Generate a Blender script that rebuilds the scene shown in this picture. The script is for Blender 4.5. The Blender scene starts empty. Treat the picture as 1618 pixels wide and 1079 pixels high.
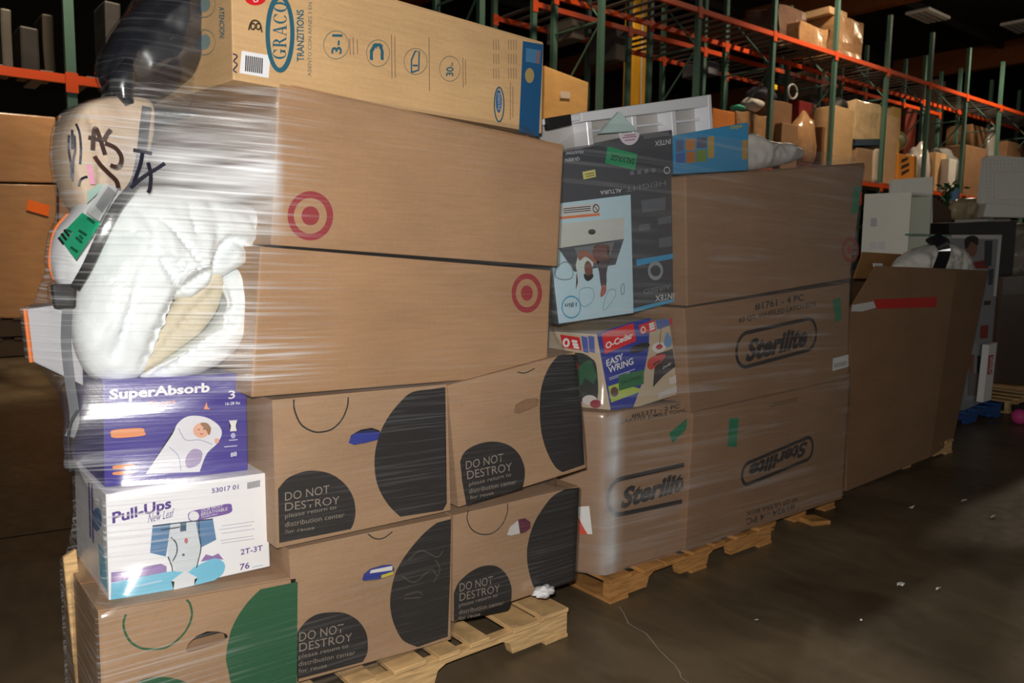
import bpy, bmesh, math, random
from math import radians, sin, cos, pi, atan, sqrt
from mathutils import Vector as V, Matrix, noise
from mathutils.bvhtree import BVHTree
from mathutils.geometry import convex_hull_2d
random.seed(7)
SC = bpy.context.scene
COL = SC.collection

# ------------------------------------------------------------------ camera
FPX, HOR, ROLL, VPX, CAMH = 1260.0, 400.0, radians(-0.8), 2366.0, 1.55
PITCH = atan((539.5 - HOR) / FPX)
PHI = atan((VPX - 809) / FPX * cos(PITCH))
CF = V((cos(PHI) * cos(PITCH), sin(PHI) * cos(PITCH), -sin(PITCH)))
_R0 = V((sin(PHI), -cos(PHI), 0)); _U0 = _R0.cross(CF)
CR = _R0 * cos(ROLL) - _U0 * sin(ROLL)
CU = _U0 * cos(ROLL) + _R0 * sin(ROLL)
CC = V((0, 0, CAMH))
cd = bpy.data.cameras.new('camera'); cam = bpy.data.objects.new('camera', cd); COL.objects.link(cam)
m3 = Matrix((CR, CU, -CF)).transposed()
cam.matrix_world = Matrix.Translation(CC) @ m3.to_4x4()
cd.sensor_width = 36; cd.lens = 36 * FPX / 1618; cd.clip_end = 200; cd.clip_start = 0.05
cd.dof.use_dof = True; cd.dof.focus_distance = 2.9; cd.dof.aperture_fstop = 4.5
SC.camera = cam
# ------------------------------------------------------------------ world, lamps, exposure
w = bpy.data.worlds.new('world'); SC.world = w; w.use_nodes = True
w.node_tree.nodes['Background'].inputs[0].default_value = (1.0, .93, .84, 1)
w.node_tree.nodes['Background'].inputs[1].default_value = 0.11
def lamp(name, kind, loc, energy, color=(1, 1, 1), size=.1, aim=None, spot=None):
    l = bpy.data.lights.new(name, kind); l.energy = energy; l.color = color
    if kind == 'AREA': l.size = size
    else: l.shadow_soft_size = size
    if spot: l.spot_size = radians(spot); l.spot_blend = .6
    o = bpy.data.objects.new(name, l); COL.objects.link(o); o.location = loc
    if aim is not None: o.rotation_euler = (V(aim) - V(loc)).to_track_quat('-Z', 'Y').to_euler()
    return o
lamp('camera_flash', 'SPOT', CC + CU * .11 - CR * .03 - CF * .02, 305, (1, .96, .90), .035, CC + CF * 3 - CR * .1 + CU * .1, 165)
WARM = (1, .80, .56)
for lx, ly, e in ((2, 7.4, 3800), (7.5, 7.2, 1000), (15, 7.2, 1000), (23, 7.2, 1200), (13.2, 12.1, 260)):
    lamp('added_fill_spot', 'SPOT', (lx, ly, 8.2), e, WARM, .35, (.8, 13, 2.9) if lx == 2 else (lx + .4, ly + 2.2, 2.5), 72 if lx == 2 else 100)  # added fill spots that brighten the far cartons, racking and yellow column
    if lx > 14: lamp('added_ceiling_fill', 'POINT', (lx, ly, 8.15), 130, WARM, .2)  # added fill just under the ceiling to brighten the timbers
SC.view_settings.view_transform = 'Standard'; SC.view_settings.look = 'None'
SC.view_settings.exposure = 0; SC.view_settings.gamma = 1; SC.view_settings.use_curve_mapping = False
SC.cycles.transparent_max_bounces = 24
SC.cycles.max_bounces = 8
try: SC.cycles.use_denoising = True
except Exception: pass

# ------------------------------------------------------------------ geometry helpers
YH = V((0, 1, 0))
def ray(px, py): return (CF + CR * (px - 809) / FPX + CU * (539.5 - py) / FPX).normalized()
def plane(y, yaw=0, x0=0):
    a = radians(yaw); return (V((x0, y, 0)), V((-sin(a), cos(a), 0)))
def hplane(z): return (V((0, 0, z)), V((0, 0, 1)))
def P(px, py, pl):
    d = ray(px, py); return CC + d * ((pl[0] - CC).dot(pl[1]) / d.dot(pl[1]))
def plane3(a, b, c):
    n = (b - a).cross(c - a).normalized()
    if n.dot(CC - a) > 0: n = -n          # points away from the camera side
    return (a.copy(), n)
def Z(ox, oy, s): return lambda *pts: [(ox + x / s, oy + y / s) for x, y in pts]
Z1 = Z(0, 0, 2.698); Z2 = Z(0, 350, 2.698); Z3 = Z(80, 680, 2.705); Z4 = Z(400, 540, 2.002)
Z5 = Z(260, 0, 2.528); Z6 = Z(840, 130, 2.839); Z7 = Z(850, 470, 2.158); Zg = Z(80, 880, 4.045)
Zo = Z(860, 470, 5.1375); Zt = Z(1050, 230, 3.269); Zs = Z(70, 130, 3.595)
def catmull(pts, closed=False, n=6):
    out = []; N = len(pts); pts = [V(p) for p in pts]
    for i in range(N if closed else N - 1):
        p0 = pts[(i - 1) % N] if closed or i else pts[0]; p1 = pts[i]; p2 = pts[(i + 1) % N]
        p3 = pts[(i + 2) % N] if closed or i + 2 < N else pts[-1]
        for k in range(n):
            t = k / n
            out.append(.5 * (2 * p1 + (p2 - p0) * t + (2 * p0 - 5 * p1 + 4 * p2 - p3) * t * t + (3 * p1 - p0 - 3 * p2 + p3) * t ** 3))
    if not closed: out.append(pts[-1])
    return out
def sm(pts, closed=False, n=6): return [tuple(p) for p in catmull([(a, b, 0) for a, b in pts], closed, n)] and [(p.x, p.y) for p in catmull([(a, b, 0) for a, b in pts], closed, n)]

def mesh_obj(name, bm, mat, parent=None, smooth=False):
    me = bpy.data.meshes.new(name)
    if bm is not None: bm.to_mesh(me); bm.free()
    o = bpy.data.objects.new(name, me); COL.objects.link(o)
    if mat: me.materials.append(mat)
    if smooth:
        for p in me.polygons: p.use_smooth = True
    if parent is not None: attach(o, parent)
    return o
def world_loc(o):
    l = o.location.copy()
    while o.parent: o = o.parent; l += o.location
    return l
def attach(o, parent):
    b = world_loc(parent)
    o.data.transform(Matrix.Translation(-b)); o.parent = parent
def tag(o, label, cat, group=None, kind=None):
    o['label'] = label; o['category'] = cat
    if group: o['group'] = group
    if kind: o['kind'] = kind
    return o
def thing(name, bm, mat, label, cat, group=None, smooth=False):
    o = mesh_obj(name, bm, mat, None, smooth)
    xs = [v.co for v in o.data.vertices]
    c = sum(xs, V()) / max(1, len(xs)); c.z = min(v.z for v in xs)
    o.data.transform(Matrix.Translation(-c)); o.location = c
    return tag(o, label, cat, group)
def empty(name, loc, label, cat, group=None):
    o = bpy.data.objects.new(name, None); COL.objects.link(o); o.location = loc; o.empty_display_size = .1
    return tag(o, label, cat, group)
def structure(name, bm, mat, smooth=False):
    o = mesh_obj(name, bm, mat, None, smooth); o['kind'] = 'structure'; return o

def add_hex(bm, f, d, bev=0, seg=1):
    """f: front quad TL,TR,BR,BL; d: vector(s) to the back quad"""
    b = [p + (d if isinstance(d, V) else d[i]) for i, p in enumerate(f)]
    vs = [bm.verts.new(p) for p in list(f) + b]
    q = [(0, 3, 2, 1), (4, 5, 6, 7), (0, 1, 5, 4), (3, 7, 6, 2), (0, 4, 7, 3), (1, 2, 6, 5)]
    fs = [bm.faces.new([vs[i] for i in k]) for k in q]
    bmesh.ops.recalc_face_normals(bm, faces=fs)
    if bev:
        es = list({e for x in fs for e in x.edges})
        bmesh.ops.bevel(bm, geom=es, offset=bev, segments=seg, profile=.6, affect='EDGES')
def box(bm, x0, x1, y0, y1, z0, z1, bev=0):
    add_hex(bm, [V((x0, y0, z1)), V((x1, y0, z1)), V((x1, y0, z0)), V((x0, y0, z0))], V((0, y1 - y0, 0)), bev)
def hexbm(f, d, bev=0, seg=1):
    bm = bmesh.new(); add_hex(bm, f, d, bev, seg); return bm
def boxbm(*a, **k):
    bm = bmesh.new(); box(bm, *a, **k); return bm
def tube(bm, pts, r, n=8, cap=True):
    pts = [V(p) for p in pts]; rings = []
    for i, p in enumerate(pts):
        t = (pts[min(i + 1, len(pts) - 1)] - pts[max(i - 1, 0)]).normalized()
        a = t.orthogonal().normalized() if i == 0 else (rings[-1][1] - t * rings[-1][1].dot(t)).normalized()
        b = t.cross(a); rr = r[i] if isinstance(r, (list, tuple)) else r
        rings.append(([bm.verts.new(p + (a * cos(2 * pi * k / n) + b * sin(2 * pi * k / n)) * rr) for k in range(n)], a))
    for (A, _), (B, _) in zip(rings, rings[1:]):
        for k in range(n): bm.faces.new((A[k], A[(k + 1) % n], B[(k + 1) % n], B[k]))
    if cap: bm.faces.new(list(reversed(rings[0][0]))); bm.faces.new(rings[-1][0])
def tubebm(*a, **k):
    bm = bmesh.new(); tube(bm, *a, **k); return bm
def quadpx(pl, *pts): return [P(x, y, pl) for x, y in pts]

# flat print, laid on a plane of a face
def lift(pts, pl, off):
    n = pl[1] if pl[1].dot(CC - pl[0]) > 0 else -pl[1]
    return [p + n * off for p in pts]
OFF = [0.0]
def decal(root, name, pl, px, mat, off=.0012):
    OFF[0] = (OFF[0] + .00004) % .0006
    bm = bmesh.new(); f = bm.faces.new([bm.verts.new(p) for p in lift([P(x, y, pl) for x, y in px], pl, off + OFF[0])])
    bmesh.ops.triangulate(bm, faces=[f])
    return mesh_obj(name, bm, mat, root)
def strips(root, name, pl, lines, wd, mat, off=.0014, closed=False):
    """pen lines of constant width on a plane; lines: pixel polylines"""
    OFF[0] = (OFF[0] + .00004) % .0006
    bm = bmesh.new()
    for ln in lines:
        pts = lift([P(x, y, pl) for x, y in ln], pl, off + OFF[0]); N = len(pts); A = []
        for i, p in enumerate(pts):
            q0 = pts[(i - 1) % N] if closed else pts[max(i - 1, 0)]; q1 = pts[(i + 1) % N] if closed else pts[min(i + 1, N - 1)]
            s = (q1 - q0).normalized().cross(pl[1]).normalized() * wd * .5
            A.append((bm.verts.new(p + s), bm.verts.new(p - s)))
        for i in range(N if closed else N - 1):
            a, b = A[i], A[(i + 1) % N]; bm.faces.new((a[0], b[0], b[1], a[1]))
    o = mesh_obj(name, bm, mat, root)
    if len(lines) > 1: o['kind'] = 'stuff'
    return o
def ell(cx, cy, rx, ry, a0=0, a1=360, n=28, rot=0):
    c, s = cos(radians(rot)), sin(radians(rot)); out = []
    full = abs(a1 - a0) >= 360
    for k in range(n if full else n + 1):
        a = radians(a0 + (a1 - a0) * k / n); x, y = rx * cos(a), ry * sin(a)
        out.append((cx + x * c - y * s, cy + x * s + y * c))
    return out
def text_mesh(s, bold=0, shear=0, spacing=1):
    c = bpy.data.curves.new('lettering', 'FONT'); c.body = s; c.offset = bold; c.shear = shear; c.resolution_u = 3; c.space_character = spacing
    o = bpy.data.objects.new('lettering', c); me = bpy.data.meshes.new_from_object(o)
    bpy.data.objects.remove(o); bpy.data.curves.remove(c); return me
def text(root, pl, s, bl, br, tl, mat, bold=0, shear=0, spacing=1, name='lettering', off=.0022):
    me = text_mesh(s, bold, shear, spacing)
    xs = [v.co.x for v in me.vertices]; ys = [v.co.y for v in me.vertices]
    x0, x1, y0, y1 = min(xs), max(xs), min(ys), max(ys)
    o, u, v = lift([P(*bl, pl), P(*br, pl), P(*tl, pl)], pl, off); u -= o; v -= o
    for q in me.vertices: q.co = o + u * ((q.co.x - x0) / (x1 - x0)) + v * ((q.co.y - y0) / (y1 - y0))
    ob = bpy.data.objects.new(name, me); COL.objects.link(ob); me.materials.append(mat)
    attach(ob, root); return ob
def texts(root, pl, zf, rows, mat, **k):
    for s, bl, br, tl in rows:
        a, b, c = zf(bl, br, tl); text(root, pl, s, a, b, c, mat, **k)

# ------------------------------------------------------------------ materials
MATS = {}
def srgb(r, g, b):
    f = lambda c: (c / 255 / 12.92) if c / 255 <= .04045 else ((c / 255 + .055) / 1.055) ** 2.4
    return (f(r), f(g), f(b), 1)
def newmat(name):
    m = bpy.data.materials.new(name); m.use_nodes = True; nt = m.node_tree; return m, nt, nt.nodes['Principled BSDF']
def mat(name, c, rough=.6, metal=0, var=.08, scale=12, spec=.4, bump=0, trans=0, stretch=(1, 1, 1), coat=0):
    if name in MATS: return MATS[name]
    m, nt, b = newmat(name); N = nt.nodes; L = nt.links
    b.inputs['Roughness'].default_value = rough; b.inputs['Metallic'].default_value = metal
    b.inputs['Specular IOR Level'].default_value = spec; b.inputs['Transmission Weight'].default_value = trans
    b.inputs['Coat Weight'].default_value = coat
    tc = N.new('ShaderNodeTexCoord'); mp = N.new('ShaderNodeMapping'); mp.inputs['Scale'].default_value = stretch
    no = N.new('ShaderNodeTexNoise'); no.inputs['Scale'].default_value = scale; no.inputs['Detail'].default_value = 4
    L.new(tc.outputs['Object'], mp.inputs[0]); L.new(mp.outputs[0], no.inputs['Vector'])
    mx = N.new('ShaderNodeMix'); mx.data_type = 'RGBA'
    mx.inputs['A'].default_value = tuple(x * (1 - var) for x in c[:3]) + (1,)
    mx.inputs['B'].default_value = tuple(min(1, x * (1 + var)) for x in c[:3]) + (1,)
    L.new(no.outputs['Fac'], mx.inputs['Factor']); L.new(mx.outputs['Result'], b.inputs['Base Color'])
    if bump:
        bp = N.new('ShaderNodeBump'); bp.inputs['Strength'].default_value = bump; bp.inputs['Distance'].default_value = .01
        L.new(no.outputs['Fac'], bp.inputs['Height']); L.new(bp.outputs[0], b.inputs['Normal'])
    MATS[name] = m; return m
def cardboard(name, c, rough=.62, var=.13):
    """kraft board: fibre mottling, faint flute lines, soft scuffs"""
    if name in MATS: return MATS[name]
    m, nt, b = newmat(name); N = nt.nodes; L = nt.links
    b.inputs['Roughness'].default_value = rough; b.inputs['Specular IOR Level'].default_value = .3
    tc = N.new('ShaderNodeTexCoord')
    def nz(sc, scl, det=4):
        mp = N.new('ShaderNodeMapping'); mp.inputs['Scale'].default_value = scl; L.new(tc.outputs['Object'], mp.inputs[0])
        no = N.new('ShaderNodeTexNoise'); no.inputs['Scale'].default_value = sc; no.inputs['Detail'].default_value = det
        L.new(mp.outputs[0], no.inputs['Vector']); return no.outputs['Fac']
    a = nz(2.2, (1, 1, 2.2), 3); f = nz(30, (.25, .25, 4), 3); g = nz(90, (1, 1, 1), 2)
    def math_(op, x, y):
        n = N.new('ShaderNodeMath'); n.operation = op
        for i, q in enumerate((x, y)):
            if isinstance(q, float): n.inputs[i].default_value = q
            else: L.new(q, n.inputs[i])
        return n.outputs[0]
    s = math_('ADD', math_('MULTIPLY', a, .5), math_('ADD', math_('MULTIPLY', f, .32), math_('MULTIPLY', g, .18)))
    r = N.new('ShaderNodeValToRGB'); e = r.color_ramp.elements
    e[0].position = .36; e[0].color = tuple(x * (1 - var) for x in c[:3]) + (1,)
    e[1].position = .64; e[1].color = tuple(x * (1 + var) for x in c[:3]) + (1,)
    L.new(s, r.inputs[0]); L.new(r.outputs[0], b.inputs['Base Color'])
    bp = N.new('ShaderNodeBump'); bp.inputs['Strength'].default_value = .18; bp.inputs['Distance'].default_value = .004
    L.new(s, bp.inputs['Height']); L.new(bp.outputs[0], b.inputs['Normal'])
    MATS[name] = m; return m
def wood(name, c, var=.22):
    if name in MATS: return MATS[name]
    m, nt, b = newmat(name); N = nt.nodes; L = nt.links; b.inputs['Roughness'].default_value = .75
    b.inputs['Specular IOR Level'].default_value = .2
    tc = N.new('ShaderNodeTexCoord'); oi = N.new('ShaderNodeObjectInfo')
    mp = N.new('ShaderNodeMapping'); mp.inputs['Scale'].default_value = (2.5, 2.5, 26)
    L.new(tc.outputs['Object'], mp.inputs[0])
    va = N.new('ShaderNodeVectorMath'); L.new(mp.outputs[0], va.inputs[0]); L.new(oi.outputs['Random'], va.inputs[1])
    no = N.new('ShaderNodeTexNoise'); no.inputs['Scale'].default_value = 3; no.inputs['Detail'].default_value = 6; no.inputs['Distortion'].default_value = .6
    L.new(va.outputs[0], no.inputs['Vector'])
    r = N.new('ShaderNodeValToRGB'); e = r.color_ramp.elements
    e[0].position = .3; e[0].color = tuple(x * (1 - var * 1.5) for x in c[:3]) + (1,)
    e[1].position = .62; e[1].color = tuple(x * (1 + var) for x in c[:3]) + (1,)
    L.new(no.outputs['Fac'], r.inputs[0]); L.new(r.outputs[0], b.inputs['Base Color'])
    bp = N.new('ShaderNodeBump'); bp.inputs['Strength'].default_value = .3; bp.inputs['Distance'].default_value = .003
    L.new(no.outputs['Fac'], bp.inputs['Height']); L.new(bp.outputs[0], b.inputs['Normal'])
    MATS[name] = m; return m
def film(name, amount=.10, streak=.5, su=1.1, sv=46, tint=(.9, .92, .95), gl=.35, rot=.03, rough=.13, lo=.5, hi=.74):
    """stretch film: clear, with pulled white streaks and glossy wrinkles, along the UV map (metres)"""
    m, nt, b = newmat(name); N = nt.nodes; L = nt.links; N.remove(b); out = N['Material Output']
    uv = N.new('ShaderNodeTexCoord')
    def nz(su_, sv_, rot_, det=4, dist=0):
        mp = N.new('ShaderNodeMapping'); mp.inputs['Scale'].default_value = (su_, sv_, 1); mp.inputs['Rotation'].default_value = (0, 0, rot_)
        mr = N.new('ShaderNodeMapping'); mr.inputs['Rotation'].default_value = (0, 0, rot_)
        mp.inputs['Rotation'].default_value = (0, 0, 0)
        L.new(uv.outputs['UV'], mr.inputs[0]); L.new(mr.outputs[0], mp.inputs[0])
        no = N.new('ShaderNodeTexNoise'); no.inputs['Scale'].default_value = 1; no.inputs['Detail'].default_value = det; no.inputs['Distortion'].default_value = dist
        L.new(mp.outputs[0], no.inputs['Vector']); return no.outputs['Fac']
    a = nz(su, sv, rot, 5, .25); c = nz(su * 1.7, sv * .32, -rot * 2.5, 3); d = nz(1.6, 2.2, 0, 2)
    r = N.new('ShaderNodeValToRGB'); r.color_ramp.elements[0].position = lo; r.color_ramp.elements[1].position = hi; L.new(a, r.inputs[0])
    def math_(op, x, y):
        n = N.new('ShaderNodeMath'); n.operation = op; n.use_clamp = True
        for i, q in enumerate((x, y)):
            if isinstance(q, (int, float)): n.inputs[i].default_value = q
            else: L.new(q, n.inputs[i])
        return n.outputs[0]
    rd = N.new('ShaderNodeValToRGB'); rd.color_ramp.elements[0].position = .35; rd.color_ramp.elements[1].position = .7; L.new(d, rd.inputs[0])
    st = math_('MULTIPLY', math_('MULTIPLY', r.outputs[0], rd.outputs[0]), streak)
    at = N.new('ShaderNodeAttribute'); at.attribute_name = 'pull'
    a2 = N.new('ShaderNodeAttribute'); a2.attribute_name = 'painted_glare'  # mask for flash glare painted into the film as white diffuse
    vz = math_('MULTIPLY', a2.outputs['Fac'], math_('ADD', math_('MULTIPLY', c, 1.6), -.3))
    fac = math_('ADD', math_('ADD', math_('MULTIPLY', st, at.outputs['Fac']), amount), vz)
    bp = N.new('ShaderNodeBump'); bp.inputs['Strength'].default_value = .35; bp.inputs['Distance'].default_value = .003
    g = nz(70, 70, .3, 2)
    L.new(math_('ADD', math_('ADD', math_('MULTIPLY', a, .45), math_('MULTIPLY', c, .4)), math_('MULTIPLY', g, .15)), bp.inputs['Height'])
    tr = N.new('ShaderNodeBsdfTransparent'); di = N.new('ShaderNodeBsdfDiffuse'); di.inputs[0].default_value = tint + (1,)
    gs = N.new('ShaderNodeBsdfGlossy'); gs.inputs['Roughness'].default_value = rough; gs.inputs['Color'].default_value = (1, 1, 1, 1); L.new(bp.outputs[0], gs.inputs['Normal'])
    fr = N.new('ShaderNodeLayerWeight'); fr.inputs['Blend'].default_value = .5
    mg = N.new('ShaderNodeMixShader'); L.new(math_('ADD', math_('MULTIPLY', math_('POWER', fr.outputs['Facing'], 4.0), .3), gl * .2), mg.inputs[0]); L.new(tr.outputs[0], mg.inputs[1]); L.new(gs.outputs[0], mg.inputs[2])
    mx = N.new('ShaderNodeMixShader'); L.new(fac, mx.inputs[0]); L.new(mg.outputs[0], mx.inputs[1]); L.new(di.outputs[0], mx.inputs[2])
    L.new(mx.outputs[0], out.inputs['Surface'])
    return m
def flat(r, g, b, rough=.55, name=None): return mat(name or 'print_%d_%d_%d' % (r, g, b), srgb(r, g, b), rough, var=.05, scale=30, spec=.35)

KRAFT = cardboard('kraft', srgb(170, 137, 106)); KRAFT_B = cardboard('kraft_warm', srgb(172, 134, 98))
KRAFT_D = cardboard('kraft_brown', srgb(142, 109, 80)); KRAFT_G = cardboard('kraft_grey', srgb(152, 120, 92))
KRAFT_L = cardboard('kraft_light', srgb(203, 166, 120))
INK = flat(34, 32, 33, .6); INK_W = flat(50, 46, 45, .7); BROWNINK = flat(70, 52, 42); WHITE = flat(232, 232, 230); RED = flat(205, 30, 34)
WOODM = wood('pallet_wood', srgb(206, 170, 120)); WOODY = wood('pallet_wood_yellow', srgb(180, 130, 76))
GREENINK = flat(28, 92, 58, .6); TEAL = flat(44, 94, 112); TAPEG = flat(28, 120, 84, .4); PURPLE = flat(86, 66, 160)
GREENST = flat(34, 150, 98, .4); TARGETRED = flat(152, 46, 52); STER = flat(36, 28, 26)
TAPE = mat('packing_tape', srgb(178, 132, 88), .2, var=.06, coat=.3)
DARKIN = flat(60, 44, 32)

# ------------------------------------------------------------------ the setting
def floor_mat():
    m, nt, b = newmat('concrete_floor'); N = nt.nodes; L = nt.links
    tc = N.new('ShaderNodeTexCoord')
    def nz(sc, det, dist=0, scl=(1, 1, 1)):
        mp = N.new('ShaderNodeMapping'); mp.inputs['Scale'].default_value = scl; L.new(tc.outputs['Object'], mp.inputs[0])
        n = N.new('ShaderNodeTexNoise'); n.inputs['Scale'].default_value = sc; n.inputs['Detail'].default_value = det; n.inputs['Distortion'].default_value = dist
        L.new(mp.outputs[0], n.inputs['Vector']); return n.outputs['Fac']
    a = nz(.9, 6, .6); s = nz(14, 5); k = nz(5, 8, 1.5, (1, .35, 1))
    r = N.new('ShaderNodeValToRGB'); e = r.color_ramp.elements
    e[0].position = .32; e[0].color = srgb(78, 66, 50); e[1].position = .7; e[1].color = srgb(124, 108, 84); L.new(a, r.inputs[0])
    r2 = N.new('ShaderNodeValToRGB'); e = r2.color_ramp.elements
    e[0].position = .3; e[0].color = (.72, .72, .72, 1); e[1].position = .65; e[1].color = (1, 1, 1, 1); L.new(k, r2.inputs[0])
    mx = N.new('ShaderNodeMix'); mx.data_type = 'RGBA'; mx.blend_type = 'MULTIPLY'; mx.inputs['Factor'].default_value = 1
    L.new(r.outputs[0], mx.inputs['A']); L.new(r2.outputs[0], mx.inputs['B']); L.new(mx.outputs['Result'], b.inputs['Base Color'])
    rr = N.new('ShaderNodeMapRange'); rr.inputs['To Min'].default_value = .28; rr.inputs['To Max'].default_value = .55; L.new(s, rr.inputs[0]); L.new(rr.outputs[0], b.inputs['Roughness'])
    bp = N.new('ShaderNodeBump'); bp.inputs['Strength'].default_value = .08; bp.inputs['Distance'].default_value = .01; L.new(s, bp.inputs['Height']); L.new(bp.outputs[0], b.inputs['Normal'])
    b.inputs['Specular IOR Level'].default_value = .35
    return m
structure('floor', boxbm(-14, 46, -8, 26, -.1, 0), floor_mat())
DARKWALL = mat('dark_wall', srgb(52, 46, 42), .9)
structure('wall_back', boxbm(-14, 46, 26, 26.2, 0, 9.6), DARKWALL)
structure('wall_right', boxbm(46, 46.2, -8, 26, 0, 9.6), DARKWALL)
CEIL = mat('dark_ceiling', srgb(46, 42, 38), .9)
structure('ceiling', boxbm(-14, 46, -8, 26, 9.4, 9.6), CEIL)
GLULAM = wood('glulam', srgb(150, 88, 48))
for i, gx in enumerate((-4, 4, 12.5, 22.5, 32.5)):
    structure('trim_%d' % (i + 1), boxbm(gx, gx + .35, -8, 26, 8.55, 9.4), GLULAM)
# ceiling purlins between the big timbers
for i, gy in enumerate((-4, 0, 4, 8, 12, 16, 20)):
    structure('trim_%d' % (i + 11), boxbm(-14, 46, gy, gy + .12, 9.15, 9.4), CEIL)
# floor: control joint, crack, chips
JOINT = mat('joint', srgb(40, 33, 26), .9); CHALK = mat('chalky_crack', srgb(150, 140, 125), .9)
fl = hplane(.0012)
def floor_line(name, pts, wd, m_, parent):
    bm = bmesh.new(); pts = [P(x, y, fl) for x, y in pts]; A = []
    for i, p in enumerate(pts):
        t = (pts[min(i + 1, len(pts) - 1)] - pts[max(i - 1, 0)]).normalized(); s = V((-t.y, t.x, 0)) * wd * (.5 + .5 * random.random())
        A.append((bm.verts.new(p + s), bm.verts.new(p - s)))
    for a, b in zip(A, A[1:]): bm.faces.new((a[0], b[0], b[1], a[1]))
    o = mesh_obj(name, bm, m_); o['kind'] = 'structure'; o.parent = parent; return o
FLOOR = bpy.data.objects['floor']
floor_line('crack', [(978, 958), (985, 968), (993, 985), (1006, 993), (1020, 1000), (1030, 1012), (1040, 1025), (1055, 1040), (1066, 1050), (1074, 1062), (1076, 1070), (1092, 1082), (1110, 1100)], .004, CHALK, FLOOR)
bm = bmesh.new()
a0, a1 = P(0, 851, fl), P(110, 835, fl); dj = (a1 - a0).normalized()
for k in range(24):
    p = a0 + dj * (-4 + k * .6); s = V((-dj.y, dj.x, 0)) * .009
    f = [bm.verts.new(p + s), bm.verts.new(p + dj * .6 + s), bm.verts.new(p + dj * .6 - s), bm.verts.new(p - s)]; bm.faces.new(f)
o = mesh_obj('joint', bm, JOINT); o.parent = FLOOR; o['kind'] = 'structure'
CHIP = [((1441, 803), 'long white paper sliver on the dark floor, below the big open carton', (.09, .022)), ((1523, 793), 'flat white paper sliver on the floor, below the open carton pallet corner', (.08, .02)),
        ((1568, 818), 'faint thin paper scrap on bare floor, farthest from the stacks', (.06, .018)), ((1195, 982), 'crumpled white scrap on the floor in front of the second pallet', (.025, .02)),
        ((1360, 982), 'tiny white crumb on the floor near the lower picture edge', (.012, .012)), ((1423, 926), 'torn grey-white plastic scrap on open dark floor', (.05, .03)), ((1483, 932), 'thin dull strip of plastic on the open floor', (.05, .012))]
for (px, py), lab, (a, b) in CHIP:
    a *= .6; b *= .6
    c = P(px, py, hplane(0)); bm = bmesh.new(); n = 9
    vs = [bm.verts.new(c + V((a * cos(2 * pi * k / n) * random.uniform(.6, 1), b * sin(2 * pi * k / n) * random.uniform(.6, 1), .004 + .012 * random.random()))) for k in range(n)]
    cc = bm.verts.new(c + V((0, 0, .012)))
    for k in range(n): bm.faces.new((vs[k], vs[(k + 1) % n], cc))
    bm.faces.new(list(reversed(vs)))
    thing('paper_scrap', bm, WHITE, lab, 'scrap', 'scraps on the floor')

# ------------------------------------------------------------------ pallet racking behind
RG = mat('rack_green', srgb(74, 106, 94), .5, var=.1); RO = mat('rack_orange', srgb(214, 78, 28), .45, var=.08); RGR = mat('rack_deck_grey', srgb(110, 106, 104), .6)
def rack(y0, xs, zl, zu, dep, label, rear=True, drop=()):
    rk = empty('pallet_rack', (xs[3], y0, 0), label, 'rack')
    ub = {}
    for x in xs:
        for yy in (y0, y0 + dep):
            if yy > y0 and x < 5: continue
            o = mesh_obj('upright', boxbm(x - .045, x + .045, yy - .04, yy + .04, 0, 7.2 if x < 14 else 6.9), RG, rk)
            mesh_obj('base_plate', boxbm(x - .09, x + .09, yy - .08, yy + .08, 0, .012), RG, o)
            for z in (zl, zu): mesh_obj('beam_clip', boxbm(x - .055, x + .055, yy - .055, yy - .04, z - .13, z + .06), RO, o)
        z = .3; k = 0
        while z < 6.2 and rear and x > 5:
            za, zb = (z, z + 1.2)
            if k % 2 == 0:
                mesh_obj('brace', tubebm([(x, y0, za), (x, y0 + dep, za)], .018, 6), RG, rk)
                mesh_obj('brace', tubebm([(x, y0, za), (x, y0 + dep, zb)], .018, 6), RG, rk)
            else:
                mesh_obj('brace', tubebm([(x, y0 + dep, za), (x, y0, zb)], .018, 6), RG, rk)
            z += 1.2; k += 1
    for a, b in zip(xs, xs[1:]):
        for z in (zl, zu):
            for yy in (y0, y0 + dep):
                if (yy > y0 and a < 5) or (z == zl and (yy > y0 or not rear)): continue
                mesh_obj('beam', boxbm(a + .045, b - .045, yy - .045, yy + .01, z - .045, z + .04), RO, rk)
        if a > -9:
            for z in (zl, zu):
                for k in range(7):
                    x = a + .2 + (b - a - .4) * k / 6
                    mesh_obj('deck_bar', boxbm(x - .055, x + .055, y0 + .02, y0 + dep - .02, z + .045, z + .062), RGR, rk)
    return rk
XS = [-1.2, 1.70, 4.2, 6.7, 9.0, 11.33, 13.56, 15.78, 18.0, 20.1, 22.2, 24.4, 26.6, 28.8]
ZL, ZU = 3.18, 5.70
rack(9.0, XS, ZL, ZU, 1.08, 'green and orange pallet racking, the run nearest to the wrapped pallets')
rack(10.6, XS[4:12], ZL, ZU, 1.08, 'darker pallet racking standing back to back behind the nearest run', False)
YC = mat('yellow_paint', srgb(216, 158, 24), .5, var=.12)
bm = bmesh.new(); a = P(1000, 90, plane(13.2)); b = P(1026, 90, plane(13.2)); box(bm, a.x, b.x, 13.2, 13.2 + .3, 0, 8.55, .02)
yc = structure('yellow_column', bm, YC); yc['label'] = 'yellow painted building column with a pale conduit, behind the racking'
mesh_obj('conduit', tubebm([((a.x + b.x) / 2 - .02, 13.17, .2), ((a.x + b.x) / 2 + .0, 13.16, 4), ((a.x + b.x) / 2 - .03, 13.17, 8)], .025, 8), flat(190, 180, 165), yc)
mesh_obj('junction_box', boxbm((a.x + b.x) / 2 - .09, (a.x + b.x) / 2 + .05, 13.06, 13.16, 4.25, 4.5), flat(84, 44, 30), yc)

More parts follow.
